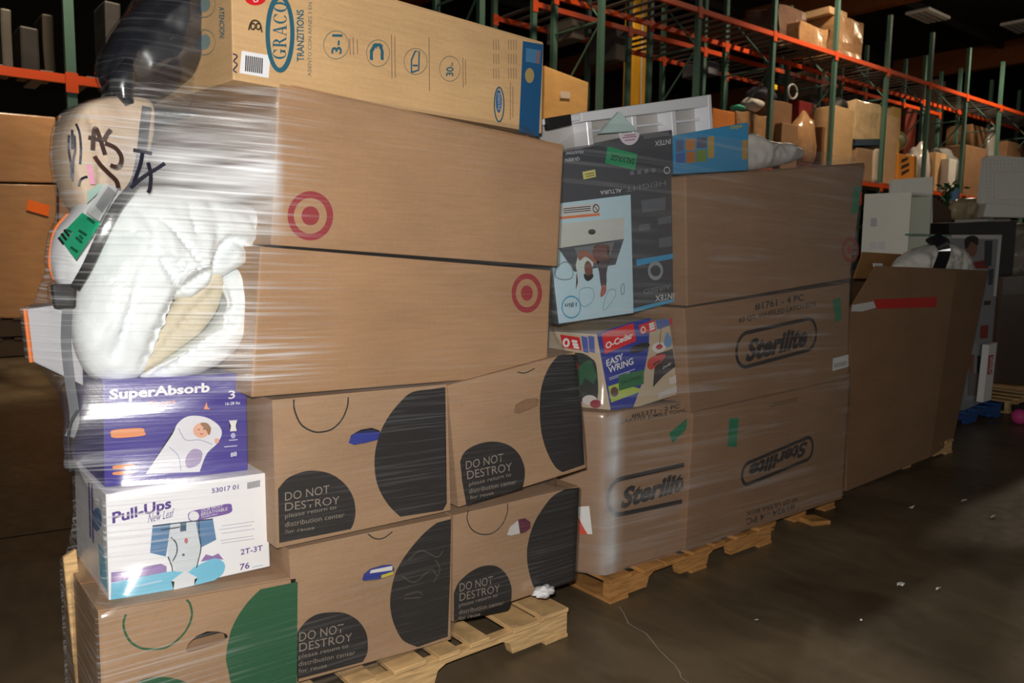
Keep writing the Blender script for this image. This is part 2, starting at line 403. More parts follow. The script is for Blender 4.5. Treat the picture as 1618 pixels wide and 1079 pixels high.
# ------------------------------------------------------------------ wooden pallets
def pallet(x0, x1, y0, depth, label, m_=WOODM, top=.118, group='wooden pallets under the loads', nb=7, notch=None, skew=0):
    h = top; rt = empty('wooden_pallet', ((x0 + x1) / 2, y0 + depth / 2, 0), label, 'pallet', group)
    ln = x1 - x0
    if notch is None: notch = [(x0 + ln * .18, x0 + ln * .42), (x0 + ln * .58, x0 + ln * .82)]
    zs0, zs1 = .016, h - .018
    for k, yy in enumerate((y0, y0 + depth / 2 - .02, y0 + depth - .04)):
        bm = bmesh.new(); prof = [(x0, zs0)]
        for a, b in notch: prof += [(a, zs0), (a + .015, zs0 + .045), (a + .05, zs0 + .062), (b - .05, zs0 + .062), (b - .015, zs0 + .045), (b, zs0)]
        prof += [(x1, zs0), (x1, zs1), (x0, zs1)]
        fa = [bm.verts.new((x, yy, z)) for x, z in prof]; fb = [bm.verts.new((x, yy + .038, z)) for x, z in prof]
        bm.faces.new(fa); bm.faces.new(list(reversed(fb)))
        for i in range(len(prof)): j = (i + 1) % len(prof); bm.faces.new((fa[i], fb[i], fb[j], fa[j]))
        bmesh.ops.recalc_face_normals(bm, faces=bm.faces[:])
        mesh_obj('stringer', bm, m_, rt)
    for k in range(nb):
        wdt = random.choice((.09, .13, .14)) if 0 < k < nb - 1 else .14
        xa = x0 + (ln - .14) * k / (nb - 1) + (.0 if k in (0, nb - 1) else random.uniform(-.02, .02)); j = random.uniform(-.012, .006)
        mesh_obj('deck_board', boxbm(xa, xa + wdt, y0 - .012 + j, y0 + depth + .01 + j, h - .018, h, .002), m_, rt)
    for k in (0, nb // 2, nb - 1):
        xa = x0 + (ln - .12) * k / (nb - 1)
        solid = not any(a - .02 < xa + .06 < b + .02 for a, b in notch)
        if solid: mesh_obj('bottom_board', boxbm(xa, xa + .12, y0 - .008, y0 + depth, 0, .016, .002), m_, rt)
    return rt
X = lambda px, py, z=0: P(px, py, hplane(z)).x
pal1 = pallet(.66, 2.145, 2.255, 1.0, 'pale wooden pallet under the nearest wrapped load of dot-printed cartons', WOODM, .125, notch=[(.86, 1.15), (1.50, 1.86)], nb=9)
pal2 = pallet(2.50, 3.76, 2.36, 1.05, 'yellowish wooden pallet under the brown latch-box cartons', WOODY, .112, notch=[(2.75, 2.99), (3.2, 3.40)], nb=7)
pal3 = pallet(3.83, 4.62, 2.47, 1.0, 'wooden pallet half under the far latch-box carton, behind the yellowish pallet', WOODY, .112, nb=5)
pal4 = pallet(4.93, 6.75, 2.645, 1.1, 'pale wooden pallet carrying the tall open carton with red tape', WOODM, .112, nb=8)
bm = bmesh.new(); add_hex(bm, [P(1284, 824, hplane(.02)), P(1313, 822, hplane(.02)), P(1313, 829, hplane(.0)), P(1284, 832, hplane(0))], V((.02, .12, .0)), .003)
thing('wood_offcut', bm, WOODY, 'short pale wood offcut on the floor beside the second pallet', 'offcut')

# ------------------------------------------------------------------ cartons
def carton(name, label, pl, px, depth, m_, group=None, cat='carton', bev=.006, d=None, hole=None, pts=None):
    f = pts or quadpx(pl, *px)
    d = d or pl[1].normalized() * depth
    if not hole:
        o = thing(name, hexbm(f, d, bev, 2), m_, label, cat, group)
    else:
        bm = bmesh.new()
        vs = [bm.verts.new(p) for p in f]; bk = [bm.verts.new(p + d) for p in f]
        hv = [bm.verts.new(P(x, y, pl)) for x, y in hole]
        es = [bm.edges.new((vs[i], vs[(i + 1) % 4])) for i in range(4)] + [bm.edges.new((hv[i], hv[(i + 1) % len(hv)])) for i in range(len(hv))]
        bmesh.ops.triangle_fill(bm, use_beauty=True, edges=es)
        for i in range(4): bm.faces.new((vs[i], bk[i], bk[(i + 1) % 4], vs[(i + 1) % 4]))
        bm.faces.new(bk)
        bmesh.ops.recalc_face_normals(bm, faces=bm.faces[:])
        o = thing(name, bm, m_, label, cat, group)
        md = o.modifiers.new('wall', 'SOLIDIFY'); md.thickness = .006; md.offset = -1
    o['_f'] = [c for p in f for c in p]
    return o, f, d
def flaps(o, f, d, m_, gap=.004, tape=True):
    """two closing flaps and a strip of tape on the lid"""
    TL, TR = f[0], f[1]; up = V((0, 0, .004))
    for s in (0, 1):
        a = TL + d * (.0 if s == 0 else .5) + d.normalized() * gap; b = TR + d * (0 if s == 0 else .5) + d.normalized() * gap; dd = d * .5 - d.normalized() * gap * 2
        mesh_obj('flap', hexbm([a + up, b + up, b, a], dd, .001), m_, o)
    if tape:
        c = TL + d * .5 - d.normalized() * .025; e = TR + d * .5 - d.normalized() * .025
        mesh_obj('tape', hexbm([c + up * 1.3, e + up * 1.3, e + up, c + up], d.normalized() * .05), TAPE, o)
def flap_behind(o, pl, px, m_=DARKIN, dep=.03, name='hand_hole_flap'):
    n = pl[1]; q = [P(x, y, pl) + n * dep * (1 if i < 2 else .3) for i, (x, y) in enumerate(px)]
    mesh_obj(name, hexbm(q, n * .005), m_, o)

F1 = plane(2.293)
DND = 'dot-printed cartons on the nearest pallet'
def dnd_text(o, pl, rows):
    rows = [(t_, bl, br, (tl[0], bl[1] + (tl[1] - bl[1]) * (.82 if t_.islower() else .92))) for t_, bl, br, tl in rows]
    texts(o, pl, Z4, rows, flat(150, 138, 126), bold=-.004)
# green-dot carton, lower left
gh = Zg((865, 600), (880, 555), (930, 505), (1000, 475), (1070, 475), (1125, 492), (1136, 515), (1110, 535), (1040, 560), (950, 590), (885, 606))
gp, gf, gd = carton('cardboard_carton', 'kraft carton with big green dots at the bottom corner of the nearest pallet', F1, [(155, 968), (467, 914), (474, 1152), (168, 1268)], .5, KRAFT, DND, hole=gh)
flaps(gp, gf, gd, KRAFT)
strips(gp, 'printed_ring', F1, [sm(Zg((480, 365), (465, 420), (475, 480), (510, 540), (570, 578), (650, 588), (740, 575), (820, 520), (875, 450), (902, 370), (890, 300), (868, 272)))], .006, GREENINK)
decal(gp, 'printed_dot', F1, sm(Zg((1340, 205), (1265, 280), (1200, 370), (1155, 460), (1130, 560), (1120, 650), (1135, 730), (1160, 840), (1210, 930), (1290, 1000))) + Zg((1572, 930), (1578, 157)), GREENINK)
decal(gp, 'printed_dot', F1, sm(Zg((525, 815), (600, 778), (700, 764), (800, 777), (880, 810), (940, 880))) + Zg((940, 980), (500, 1060)), GREENINK)
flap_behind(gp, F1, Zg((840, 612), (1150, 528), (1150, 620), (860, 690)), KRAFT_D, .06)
# middle bottom carton
mh = Z4((345, 752), (350, 735), (370, 718), (410, 706), (440, 704), (448, 720), (445, 738), (400, 752), (350, 758))
mp_, mf, md_ = carton('cardboard_carton', 'kraft carton with blue and white edge in its hand hole, bottom row middle', F1, [(456, 868), (712, 815), (712, 1010), (470, 1078)], .5, KRAFT, DND, hole=mh)
decal(mp_, 'printed_dot', F1, sm(Z4((139, 918), (165, 885), (200, 862), (245, 855), (290, 858), (330, 880), (355, 915), (362, 950), (360, 985), (346, 1012))) + Z4((142, 1066)), INK)
dnd_text(mp_, F1, [('DO NOT', (145, 948), (285, 918), (145, 917)), ('DESTROY', (145, 980), (312, 945), (145, 951)), ('please return to', (143, 1006), (300, 970), (143, 985)), ('distribution center', (143, 1026), (322, 988), (143, 1008)), ('for reuse', (143, 1047), (232, 1028), (143, 1032))])
decal(mp_, 'printed_dot', F1, sm(Z4((580, 572), (540, 605), (500, 650), (465, 700), (445, 745), (433, 810), (436, 860), (450, 905), (475, 945), (520, 965))) + Z4((615, 932), (622, 750), (625, 560)), INK)
strips(mp_, 'printed_ring', F1, [sm(Z4((362, 607), (385, 622), (412, 620), (440, 600)))], .004, INK)
strips(mp_, 'scuff', F1, [sm(Z4(*q)) for q in (((490, 690), (530, 660), (580, 680), (600, 660)), ((470, 740), (510, 760), (560, 720), (580, 740)), ((480, 800), (520, 790), (535, 800)), ((475, 812), (530, 808)), ((575, 690), (590, 720), (570, 760)))], .005, flat(70, 66, 62, .8))
# right bottom carton
rh = Z4((802, 612), (812, 585), (840, 562), (860, 558), (880, 572), (880, 590), (865, 603), (820, 614))
rp, rf, rd = carton('cardboard_carton', 'kraft carton with white paper in its hand hole at the end of the bottom row', F1, [(716, 814), (915, 768), (908, 916), (715, 982)], .5, KRAFT, DND, hole=rh)
decal(rp, 'printed_dot', F1, sm(Z4((634, 795), (650, 760), (690, 725), (730, 708), (770, 710), (800, 735), (815, 770), (817, 800), (812, 838), (802, 850))) + Z4((634, 884)), INK)
dnd_text(rp, F1, [('DO NOT', (652, 790), (757, 765), (652, 762)), ('DESTROY', (652, 820), (779, 790), (652, 793)), ('please return to', (650, 842), (772, 808), (650, 824)), ('distribution center', (650, 862), (792, 830), (650, 845)), ('for reuse', (650, 880), (717, 865), (650, 866))])
decal(rp, 'printed_dot', F1, sm(Z4((985, 466), (945, 490), (910, 535), (885, 580), (868, 640), (866, 690), (875, 740), (890, 778), (920, 788))) + Z4((1016, 756), (1022, 600), (1030, 460)), INK)
strips(rp, 'printed_ring', F1, [sm(Z4((680, 532), (676, 560), (690, 592), (720, 608), (755, 605), (785, 580), (803, 540), (803, 510)))], .004, INK)
# second row
F1b = plane(2.285)
lh = Z4((302, 320), (310, 295), (340, 278), (375, 272), (400, 280), (408, 295), (405, 308), (360, 320), (320, 327))
lp, lf, ld = carton('cardboard_carton', 'kraft carton with a blue thing showing in its hand hole, second row', F1b, [(430, 632), (706, 607), (712, 806), (437, 866)], .5, KRAFT, DND, hole=lh)
decal(lp, 'printed_dot', F1b, sm(Z4((78, 465), (110, 430), (160, 410), (205, 408), (250, 420), (290, 450), (315, 490), (323, 535), (318, 570), (308, 592))) + Z4((82, 636)), INK)
dnd_text(lp, F1b, [('DO NOT', (100, 503), (240, 478), (100, 474)), ('DESTROY', (100, 535), (272, 512), (100, 507)), ('please return to', (100, 562), (262, 532), (100, 541)), ('distribution center', (100, 586), (288, 553), (100, 567)), ('for reuse', (100, 606), (193, 592), (100, 592))])
decal(lp, 'printed_dot', F1b, sm(Z4((560, 150), (500, 160), (460, 195), (425, 240), (400, 290), (385, 350), (384, 405), (392, 450), (410, 490), (435, 525), (465, 553))) + Z4((600, 532), (612, 510), (606, 350), (607, 143)), INK)
strips(lp, 'printed_ring', F1b, [sm(Z4((128, 182), (130, 215), (150, 260), (185, 282), (215, 285), (250, 275), (280, 245), (297, 205), (300, 175)))], .005, INK)
bh = Z4((825, 225), (830, 200), (860, 182), (895, 178), (905, 185), (903, 203), (880, 212), (840, 228))
F1c = plane(2.262, -2, 2.0)
bp_, bf, bd = carton('cardboard_carton', 'bulging kraft carton with an empty hand hole at the end of the second row', F1c, [(707, 609), (908, 556), (926, 739), (724, 801)], .5, KRAFT, DND, hole=bh)
decal(bp_, 'printed_dot', F1c, sm(Z4((654, 378), (665, 352), (690, 332), (730, 318), (770, 316), (810, 328), (840, 355), (857, 395), (858, 430), (851, 464))) + Z4((674, 518), (660, 440)), INK)
dnd_text(bp_, F1c, [('DO NOT', (672, 404), (790, 378), (672, 375)), ('DESTROY', (677, 435), (818, 407), (675, 406)), ('please return to', (682, 460), (815, 428), (682, 440)), ('distribution center', (682, 480), (832, 448), (682, 462)), ('for reuse', (686, 498), (760, 482), (686, 484))])
decal(bp_, 'printed_dot', F1c, sm(Z4((985, 40), (960, 48), (930, 90), (910, 150), (906, 220), (912, 290), (930, 350), (955, 395), (978, 412))) + Z4((1048, 388), (1036, 200), (1018, 40)), INK)
strips(bp_, 'printed_ring', F1c, [sm(Z4((836, 96), (860, 98), (890, 84)))], .004, INK)
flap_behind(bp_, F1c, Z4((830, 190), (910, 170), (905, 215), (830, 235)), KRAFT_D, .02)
flap_behind(rp, F1, Z4((800, 575), (845, 560), (848, 618), (800, 622)), flat(205, 200, 198), .015, 'paper_edge')
flap_behind(rp, F1, Z4((845, 560), (885, 560), (885, 610), (848, 616)), flat(96, 40, 62), .02, 'dark_red_edge')
BLUE = flat(44, 58, 150)
def inside(pl, px, m_, lab, dep=.02):
    q = [P(x, y, pl) + pl[1] * dep for x, y in px]
    return thing('packaged_item', hexbm(q, pl[1] * .12, .008, 2), m_, lab, 'package', 'goods showing in hand holes')
inside(F1b, Z4((292, 296), (415, 288), (415, 335), (292, 340)), BLUE, 'blue packaged item behind the hand hole of the second-row carton')
x_ = inside(F1, Z4((335, 712), (455, 690), (455, 760), (335, 768)), BLUE, 'blue, white and yellow packaged item behind the hand hole of the bottom-row carton')
px_ = (F1[0] + F1[1] * .0185, F1[1]); decal(x_, 'white_print', px_, Z4((372, 722), (440, 708), (440, 722), (368, 732)), WHITE); decal(x_, 'yellow_print', px_, Z4((405, 738), (447, 724), (447, 742), (405, 750)), flat(214, 200, 60))
bm = bmesh.new(); bmesh.ops.create_icosphere(bm, subdivisions=3, radius=1)
for v in bm.verts: v.co = P(860, 934, plane(2.25)) + V((v.co.x * .045, v.co.y * .03, v.co.z * .02)) * (1 + .6 * noise.noise(v.co * 2.2))
thing('plastic_wad', bm, mat('white_plastic_wad', srgb(225, 225, 228), .3), 'crumpled white plastic wad on the pallet corner below the black dots', 'plastic wad', smooth=True)

# two large cartons with ring logos
BIG = 'large kraft cartons with red ring logo'
def bullseye(o, pl, c, rx, ry, m_, name='ring_logo', dot=.40, th=.19):
    n = 40; bm = bmesh.new(); outer = ell(*c, rx, ry, n=n); inner = ell(*c, rx * (1 - th * 1.45), ry * (1 - th * 1.45), n=n)
    A = [bm.verts.new(p) for p in lift([P(x, y, pl) for x, y in outer], pl, .0018)]; B = [bm.verts.new(p) for p in lift([P(x, y, pl) for x, y in inner], pl, .0018)]
    for i in range(n): bm.faces.new((A[i], A[(i + 1) % n], B[(i + 1) % n], B[i]))
    bm.faces.new([bm.verts.new(p) for p in lift([P(x, y, pl) for x, y in ell(*c, rx * dot, ry * dot, n=n)], pl, .0018)])
    return mesh_obj(name, bm, m_, o)
FA = plane(2.29)
bA, fA, dA = carton('large_carton', 'big kraft carton with a red ring logo by its near corner, upper of two', FA, [(440, 131), (891, 230), (881, 421), (428, 387)], 1.3, KRAFT_B, BIG)
bullseye(bA, FA, (490, 341), 36, 39, TARGETRED, dot=.39)
flaps(bA, fA, dA, KRAFT_B)
bB, fB, dB = carton('large_carton', 'big kraft carton with a red ring logo by its far end, lower of two', FA, [(411, 389), (871, 427), (864, 590), (397, 628)], .98, KRAFT_B, BIG)
bullseye(bB, FA, (832, 463), 24, 31, TARGETRED, dot=.39)
# long car-seat carton on top
FG = plane(2.293, 5, 1.0)
ang = radians(95); dG = V((cos(ang), sin(ang), 0)) * .62
gG = quadpx(FG, (368, 126), (856, 211), (859, 68))
tl = gG[0] + (gG[2] - gG[1]) + V((0, 0, .0))
cG, fG, dG = carton('car_seat_carton', 'long printed kraft carton lying across the very top of the nearest load', FG, None, 0, KRAFT_L, None, 'carton', .004, d=dG, pts=[tl, gG[2], gG[1], gG[0]])
flaps(cG, fG, dG, KRAFT_L)
FGL = plane3(gG[0], tl, gG[0] + dG)
def eln(cx, cy, rx, ry, a0, a1, n=18): return [(cx + rx * cos(radians(a0 + (a1 - a0) * k / n)), cy + ry * sin(radians(a0 + (a1 - a0) * k / n))) for k in range(n + 1)]
def arc(cx, cy, rx, ry, ix, iy, a0, a1):
    o_, i_ = eln(cx, cy, rx, ry, a0, a1), eln(cx, cy, ix, iy, a0, a1); return [[o_[k], o_[k + 1], i_[k + 1], i_[k]] for k in range(len(o_) - 1)]
rc = lambda x0, y0, x1, y1: [(x0, y0), (x1, y0), (x1, y1), (x0, y1)]
GLYPH = {'O': arc(.5, .5, .5, .5, .27, .45, 0, 360), 'C': arc(.52, .5, .5, .5, .29, .45, 38, 322) + [rc(.86, .66, .93, .96)],
         'G': arc(.52, .5, .5, .5, .29, .45, 38, 322) + [rc(.86, .66, .93, .96), rc(.7, .06, .92, .42), rc(.58, .38, 1.0, .44)],
         'R': [rc(.12, 0, .34, 1), rc(0, 0, .46, .05), rc(0, .95, .4, 1), [(.42, .52), (.62, .52), (1.05, 0), (.8, 0)]] + arc(.36, .74, .44, .26, .2, .21, -90, 90),
         'A': [[(.08, 0), (.16, 0), (.52, 1), (.44, 1)], [(.42, 1), (.58, 1), (1.0, 0), (.74, 0)], rc(.22, .28, .8, .34), rc(-.04, 0, .3, .05), rc(.6, 0, 1.12, .05)]}
def glyphs(root, pl, word, bl, br, tl, mat_, off=.0022):
    o, u, v = lift([P(*q, pl) for q in (bl, br, tl)], pl, off); u -= o; v -= o; n = len(word); bm = bmesh.new()
    for i, chh in enumerate(word):
        for poly in GLYPH[chh]:
            bm.faces.new([bm.verts.new(o + u * ((i + x * .86) / n) + v * y) for x, y in poly])
    return mesh_obj('lettering', bm, mat_, root)
glyphs(cG, FG, 'GRACO', *Z5((484, 238), (488, 4), (430, 236)), TEAL)
texts(cG, FG, Z5, [('TRANZITIONS', (556, 246), (555, 40), (527, 246))], TEAL, bold=.02)
texts(cG, FG, Z5, [('ASIENTO CON ARNES 3 EN 1', (585, 305), (588, -5), (570, 305))], flat(96, 104, 100))
texts(cG, FG, Z5, [('3-1', (706, 216), (710, 138), (664, 216)), ('30', (1152, 305), (1154, 268), (1122, 305)), ('kg', (1154, 264), (1156, 248), (1140, 264))], TEAL, bold=.02)
bm = None
def ring(o, pl, c, rx, ry, th, m_, name='printed_ring', a0=0, a1=360):
    return strips(o, name, pl, [ell(*c, rx, ry, a0, a1, 36)], th, m_, .0034, closed=abs(a1 - a0) >= 360)
z = lambda x, y: Z5((x, y))[0]
ring(cG, FG, z(459, 135), 19.5, 58, .014, TEAL)
for cx, cy, rx, ry in ((683, 180, 50, 56), (850, 213, 46, 53), (1000, 246, 46, 52), (1137, 275, 41, 50)):
    ring(cG, FG, z(cx, cy), rx / 2.528, ry / 2.528, .0025, flat(120, 118, 104))
strips(cG, 'printed_icon', FG, [Z5((825, 240), (825, 205), (840, 180), (860, 180), (868, 205), (868, 240))], .012, TEAL)
strips(cG, 'printed_icon', FG, [Z5((x, 178), (x, 195)) for x in (832, 846, 858, 868)], .004, TEAL)
strips(cG, 'printed_icon', FG, [Z5((985, 290), (985, 240), (1000, 205), (1016, 205), (1014, 280), (985, 290)), Z5((990, 262), (1010, 262))], .006, TEAL)
FINE = flat(140, 116, 92)
strips(cG, 'fine_print', FG, [Z5((x, a), (x + 2, b)) for x, a, b in ((738, 155, 218), (752, 150, 220), (768, 158, 215), (905, 138, 315), (918, 145, 312), (1055, 150, 365), (1190, 230, 350), (1200, 240, 340))], .0035, FINE)
strips(cG, 'fine_print', FG, [Z5((x, y), (x + 2, y + 42)) for x in (1312, 1322, 1332, 1372, 1382, 1392, 1402) for y in (158, 215, 272)] + [Z5((1380, 330), (1380, 480)), Z5((1390, 345), (1390, 470))], .0035, FINE)
decal(cG, 'printed_band', FG, Z5((1430, 164), (1511, 178), (1494, 546), (1414, 527)), flat(32, 84, 128))
decal(cG, 'printed_panel', FG, Z5((1442, 192), (1500, 202), (1496, 256), (1440, 246)), flat(70, 120, 160), .0026)
decal(cG, 'printed_panel', FG, Z5((1484, 204), (1500, 206), (1496, 256), (1480, 252)), flat(120, 100, 110), .003)
decal(cG, 'printed_seal', FG, [z(*q) for q in ell(1456, 302, 18, 30)], flat(166, 142, 92), .0026)
ring(cG, FG, z(1334, 418), 7.5, 27, .006, TEAL); decal(cG, 'printed_badge', FG, [z(*q) for q in ell(1334, 405, 12, 46)], flat(44, 96, 150)); texts(cG, FG, Z5, [('SNUGRIDE', (1340, 440), (1340, 372), (1328, 440))], flat(190, 190, 180), off=.003)
decal(cG, 'printed_badge', FG, [z(*q) for q in ell(362, -6, 42, 28)], RED); texts(cG, FG, Z5, [('G', (352, 12), (372, 8), (352, -10))], WHITE, off=.003)
lb = decal(cG, 'white_sticker', FG, Z5((307, 203), (422, 222), (414, 312), (298, 292)), flat(226, 226, 230), .002)
strips(cG, 'barcode', FG, [Z5((324 + i * 8, 222 + i * 1.3), (322 + i * 8, 285 + i * 1.3)) for i in range(9)], .004, INK_W, .003)
strips(cG, 'marker_scribble', FG, [sm(Z5((272, 215), (290, 225), (275, 245), (290, 258), (274, 280), (288, 290)), n=3)], .004, flat(40, 44, 80))
strips(cG, 'printed_icon', FG, [sm(Z5((335, 120), (345, 90), (362, 82), (380, 95), (388, 130)), n=4), [z(*q) for q in ell(352, 106, 9, 12)], [z(*q) for q in ell(374, 106, 9, 12)]], .005, flat(70, 60, 46))
texts(cG, FGL, Z5, [('ATENCION:', (220, 28), (222, 155), (241, 28))], TEAL, bold=.01)
for cy in (170, 20):
    ring(cG, FGL, z(163, cy), 44 / 2.528, 50 / 2.528, .003, flat(130, 130, 110))
    decal(cG, 'printed_icon', FGL, [z(*q) for q in sm([(140, cy + 20), (150, cy - 25), (175, cy - 30), (185, cy), (170, cy + 25), (155, cy + 28)], True, 3)], flat(120, 140, 140))
strips(cG, 'fine_print', FGL, [Z5((x, a), (x, b)) for x, a, b in ((85, 140, 200), (96, 145, 195), (85, 0, 60), (96, 0, 50))], .003, FINE)
strips(cG, 'fine_print', FGL, [Z5((55, 40), (55, 180)), Z5((55, 195), (55, 280))], .004, flat(200, 140, 130))

# nappy cartons
FP = plane(2.36); FS = plane(2.42)
WHITEBOX = mat('white_carton', srgb(246, 247, 251), .35, var=.03); PURPBOX = mat('purple_carton', srgb(70, 58, 150), .3, var=.05)
pu, pf, pd = carton('nappy_carton', 'white carton with purple lettering and jeans-style training pants picture', FP, [(167, 781), (421, 747), (427, 895), (172, 952)], .42, WHITEBOX, None, 'carton', .004)
LIL = flat(98, 74, 150); CYAN = flat(120, 200, 232); DEN = flat(92, 134, 178)
texts(pu, FP, Z3, [('Pull-Ups', (264, 412), (515, 345), (262, 350))], flat(82, 54, 140), bold=.03)
texts(pu, FP, Z3, [('New Leaf', (415, 395), (528, 368), (415, 358))], flat(110, 100, 150), shear=.3)
texts(pu, FP, Z3, [('53017 01', (688, 268), (802, 250), (688, 247)), ('2T-3T', (811, 532), (905, 512), (811, 508)), ('76', (808, 597), (849, 588), (808, 570))], LIL, bold=.015)
strips(pu, 'barcode', FP, [Z3((842 + 5 * i, 222 - i), (842 + 5 * i, 250 - i)) for i in range(11)], .0025, flat(120, 118, 120))
decal(pu, 'printed_band', FP, Z3((258, 652), (480, 606), (600, 590)) + sm(Z3((690, 545), (725, 552), (745, 575), (735, 612), (700, 640)), n=4) + Z3((500, 690), (256, 736)), CYAN)
decal(pu, 'printed_hills', FP, Z3((258, 606), (330, 600), (380, 588), (420, 580), (470, 568), (495, 580), (495, 604), (258, 650)), flat(146, 116, 180), .0016)
decal(pu, 'printed_hills', FP, Z3((640, 560), (662, 528), (690, 536), (716, 524), (738, 552), (700, 545), (660, 556)), flat(150, 118, 178), .0026)
decal(pu, 'pants_picture', FP, Z3((435, 405), (512, 395), (500, 470), (492, 538), (424, 522)), DEN, .002)
decal(pu, 'pants_picture', FP, Z3((618, 386), (692, 376), (707, 466), (640, 500), (630, 450)), DEN, .002)
decal(pu, 'pants_picture', FP, Z3((512, 395), (618, 384), (640, 500), (622, 572), (590, 604), (532, 602), (498, 535), (502, 470)), flat(214, 222, 228), .0022)
strips(pu, 'pants_outline', FP, [sm(Z3((512, 455), (535, 480), (538, 520), (520, 558)), n=4), sm(Z3((500, 538), (515, 575), (520, 600)), n=4), sm(Z3((632, 385), (634, 440), (641, 500), (628, 560), (622, 585)), n=4), Z3((434, 407), (560, 392), (692, 377)), Z3((470, 424), (550, 412))], .0035, flat(60, 66, 84), .0032)
decal(pu, 'pants_buckle', FP, Z3((552, 390), (578, 387), (578, 428), (552, 432)), flat(70, 96, 124), .0034)
decal(pu, 'printed_motif', FP, [Z3(q)[0] for q in ell(578, 470, 8, 12)], flat(190, 120, 130), .003)
decal(pu, 'printed_motif', FP, [Z3(q)[0] for q in ell(566, 530, 6, 6)], flat(100, 110, 120), .003)
decal(pu, 'printed_arrow', FP, Z3((524, 680), (528, 645), (514, 642), (572, 598), (628, 628), (614, 634), (612, 660)), flat(226, 232, 238), .0026)
decal(pu, 'printed_pill', FP, sm(Z3((600, 345), (680, 328), (760, 312), (774, 328), (765, 352), (680, 372), (605, 388), (586, 368)), True, 4), flat(120, 88, 168), .0018)
decal(pu, 'printed_disc', FP, [Z3(q)[0] for q in ell(611, 365, 22, 21)], flat(236, 236, 240), .0026)
texts(pu, FP, Z3, [('OUR MOST', (642, 347), (735, 327), (642, 336)), ('BREATHABLE', (642, 364), (754, 340), (642, 350)), ('TRAINING PANT', (642, 374), (712, 360), (642, 367))], WHITE, off=.003)
strips(pu, 'fine_print', FP, [Z3((x0, y0), (x0 + 140, y0 - 20)) for x0, y0 in ((730, 408), (720, 424), (730, 440), (725, 470), (730, 482))], .002, flat(180, 182, 196))
strips(pu, 'fine_print', FP, [Z3((320, 675), (475, 640)), Z3((860, 583), (905, 573)), Z3((536, 648), (600, 634)), Z3((540, 656), (596, 644))], .004, flat(190, 215, 235), .003)
FPL = plane3(pf[0], pf[3], pf[0] + pd)
strips(pu, 'side_print', FPL, [Z3((165, 220), (172, 460)), Z3((178, 230), (184, 480))], .02, LIL)
decal(pu, 'side_print', FPL, Z3((205, 480), (232, 520), (246, 690), (215, 640)), CYAN)
decal(pu, 'side_print', FPL, [Z3(q)[0] for q in ell(200, 380, 20, 50)], DEN)
sa, sf, sd = carton('nappy_carton', 'purple carton of overnight nappies with a picture of a sleeping baby', FS, [(163, 602), (389, 589), (392, 743), (165, 770)], .42, PURPBOX, None, 'carton', .004)
ORA = flat(236, 148, 88)
texts(sa, FS, Z2, [('SuperAbsorb', (465, 772), (893, 738), (465, 715))], flat(238, 238, 244), bold=.035)
texts(sa, FS, Z2, [('Overnight Diapers', (466, 812), (746, 782), (466, 784))], ORA, bold=.005)
texts(sa, FS, Z2, [('3', (973, 757), (1001, 753), (973, 722)), ('16-28 lbs', (960, 783), (1022, 778), (960, 770)), ('Keeps baby dry for up to 12 hours', (466, 826), (700, 806), (466, 816)), ('88', (982, 1003), (1008, 998), (982, 985))], flat(238, 238, 244), bold=.01)
decal(sa, 'printed_pill', FS, sm(Z2((485, 888), (600, 880), (615, 895), (610, 912), (490, 922), (472, 905)), True, 4), ORA)
decal(sa, 'printed_pill', FS, sm(Z2((485, 1040), (560, 1032), (570, 1046), (490, 1055)), True, 4), ORA)
decal(sa, 'printed_pill', FS, sm(Z2((485, 1068), (560, 1062), (570, 1072), (490, 1080)), True, 4), ORA)
decal(sa, 'printed_moon', FS, Z2((868, 800), (880, 768), (884, 790), (896, 800)), ORA)
decal(sa, 'printed_icon', FS, Z2((975, 848), (1010, 846), (1004, 870), (1008, 892), (980, 894), (984, 870)), WHITE)
decal(sa, 'printed_icon', FS, [Z2(q)[0] for q in ell(993, 912, 10, 12)], flat(180, 176, 220))
strips(sa, 'fine_print', FS, [Z2((975, 932), (1012, 929)), Z2((955, 960), (1010, 955))], .003, flat(200, 198, 226))
decal(sa, 'baby_picture', FS, sm(Z2((620, 1075), (680, 985), (735, 905), (755, 862), (800, 830), (870, 832), (925, 862), (945, 900), (925, 945), (880, 990), (850, 1066)), n=4), flat(226, 226, 234), .0016)
decal(sa, 'baby_picture', FS, [Z2(q)[0] for q in ell(856, 890, 34, 32)], flat(230, 176, 150), .0022)
decal(sa, 'baby_picture', FS, sm(Z2((852, 860), (880, 858), (898, 880), (890, 910), (878, 890)), True, 4), flat(150, 112, 74), .0026)
for q in ((846, 886), (868, 884)): decal(sa, 'baby_picture', FS, [Z2(t)[0] for t in ell(*q, 4, 2.5, n=10)], flat(80, 56, 50), .003)
decal(sa, 'baby_picture', FS, [Z2(t)[0] for t in ell(858, 905, 7, 3, n=10)], flat(196, 96, 96), .003)
decal(sa, 'baby_picture', FS, sm(Z2((790, 1010), (820, 970), (860, 980), (850, 1030), (800, 1050)), True, 4), flat(168, 152, 190), .0022)
decal(sa, 'baby_picture', FS, sm(Z2((915, 925), (932, 926), (930, 942), (915, 944)), True, 4), flat(230, 170, 150), .0024)
strips(sa, 'baby_picture', FS, [sm(Z2((760, 880), (790, 930), (850, 930), (905, 950)), n=4), sm(Z2((720, 960), (760, 1000), (770, 1060)), n=4)], .003, flat(180, 180, 200), .0024)

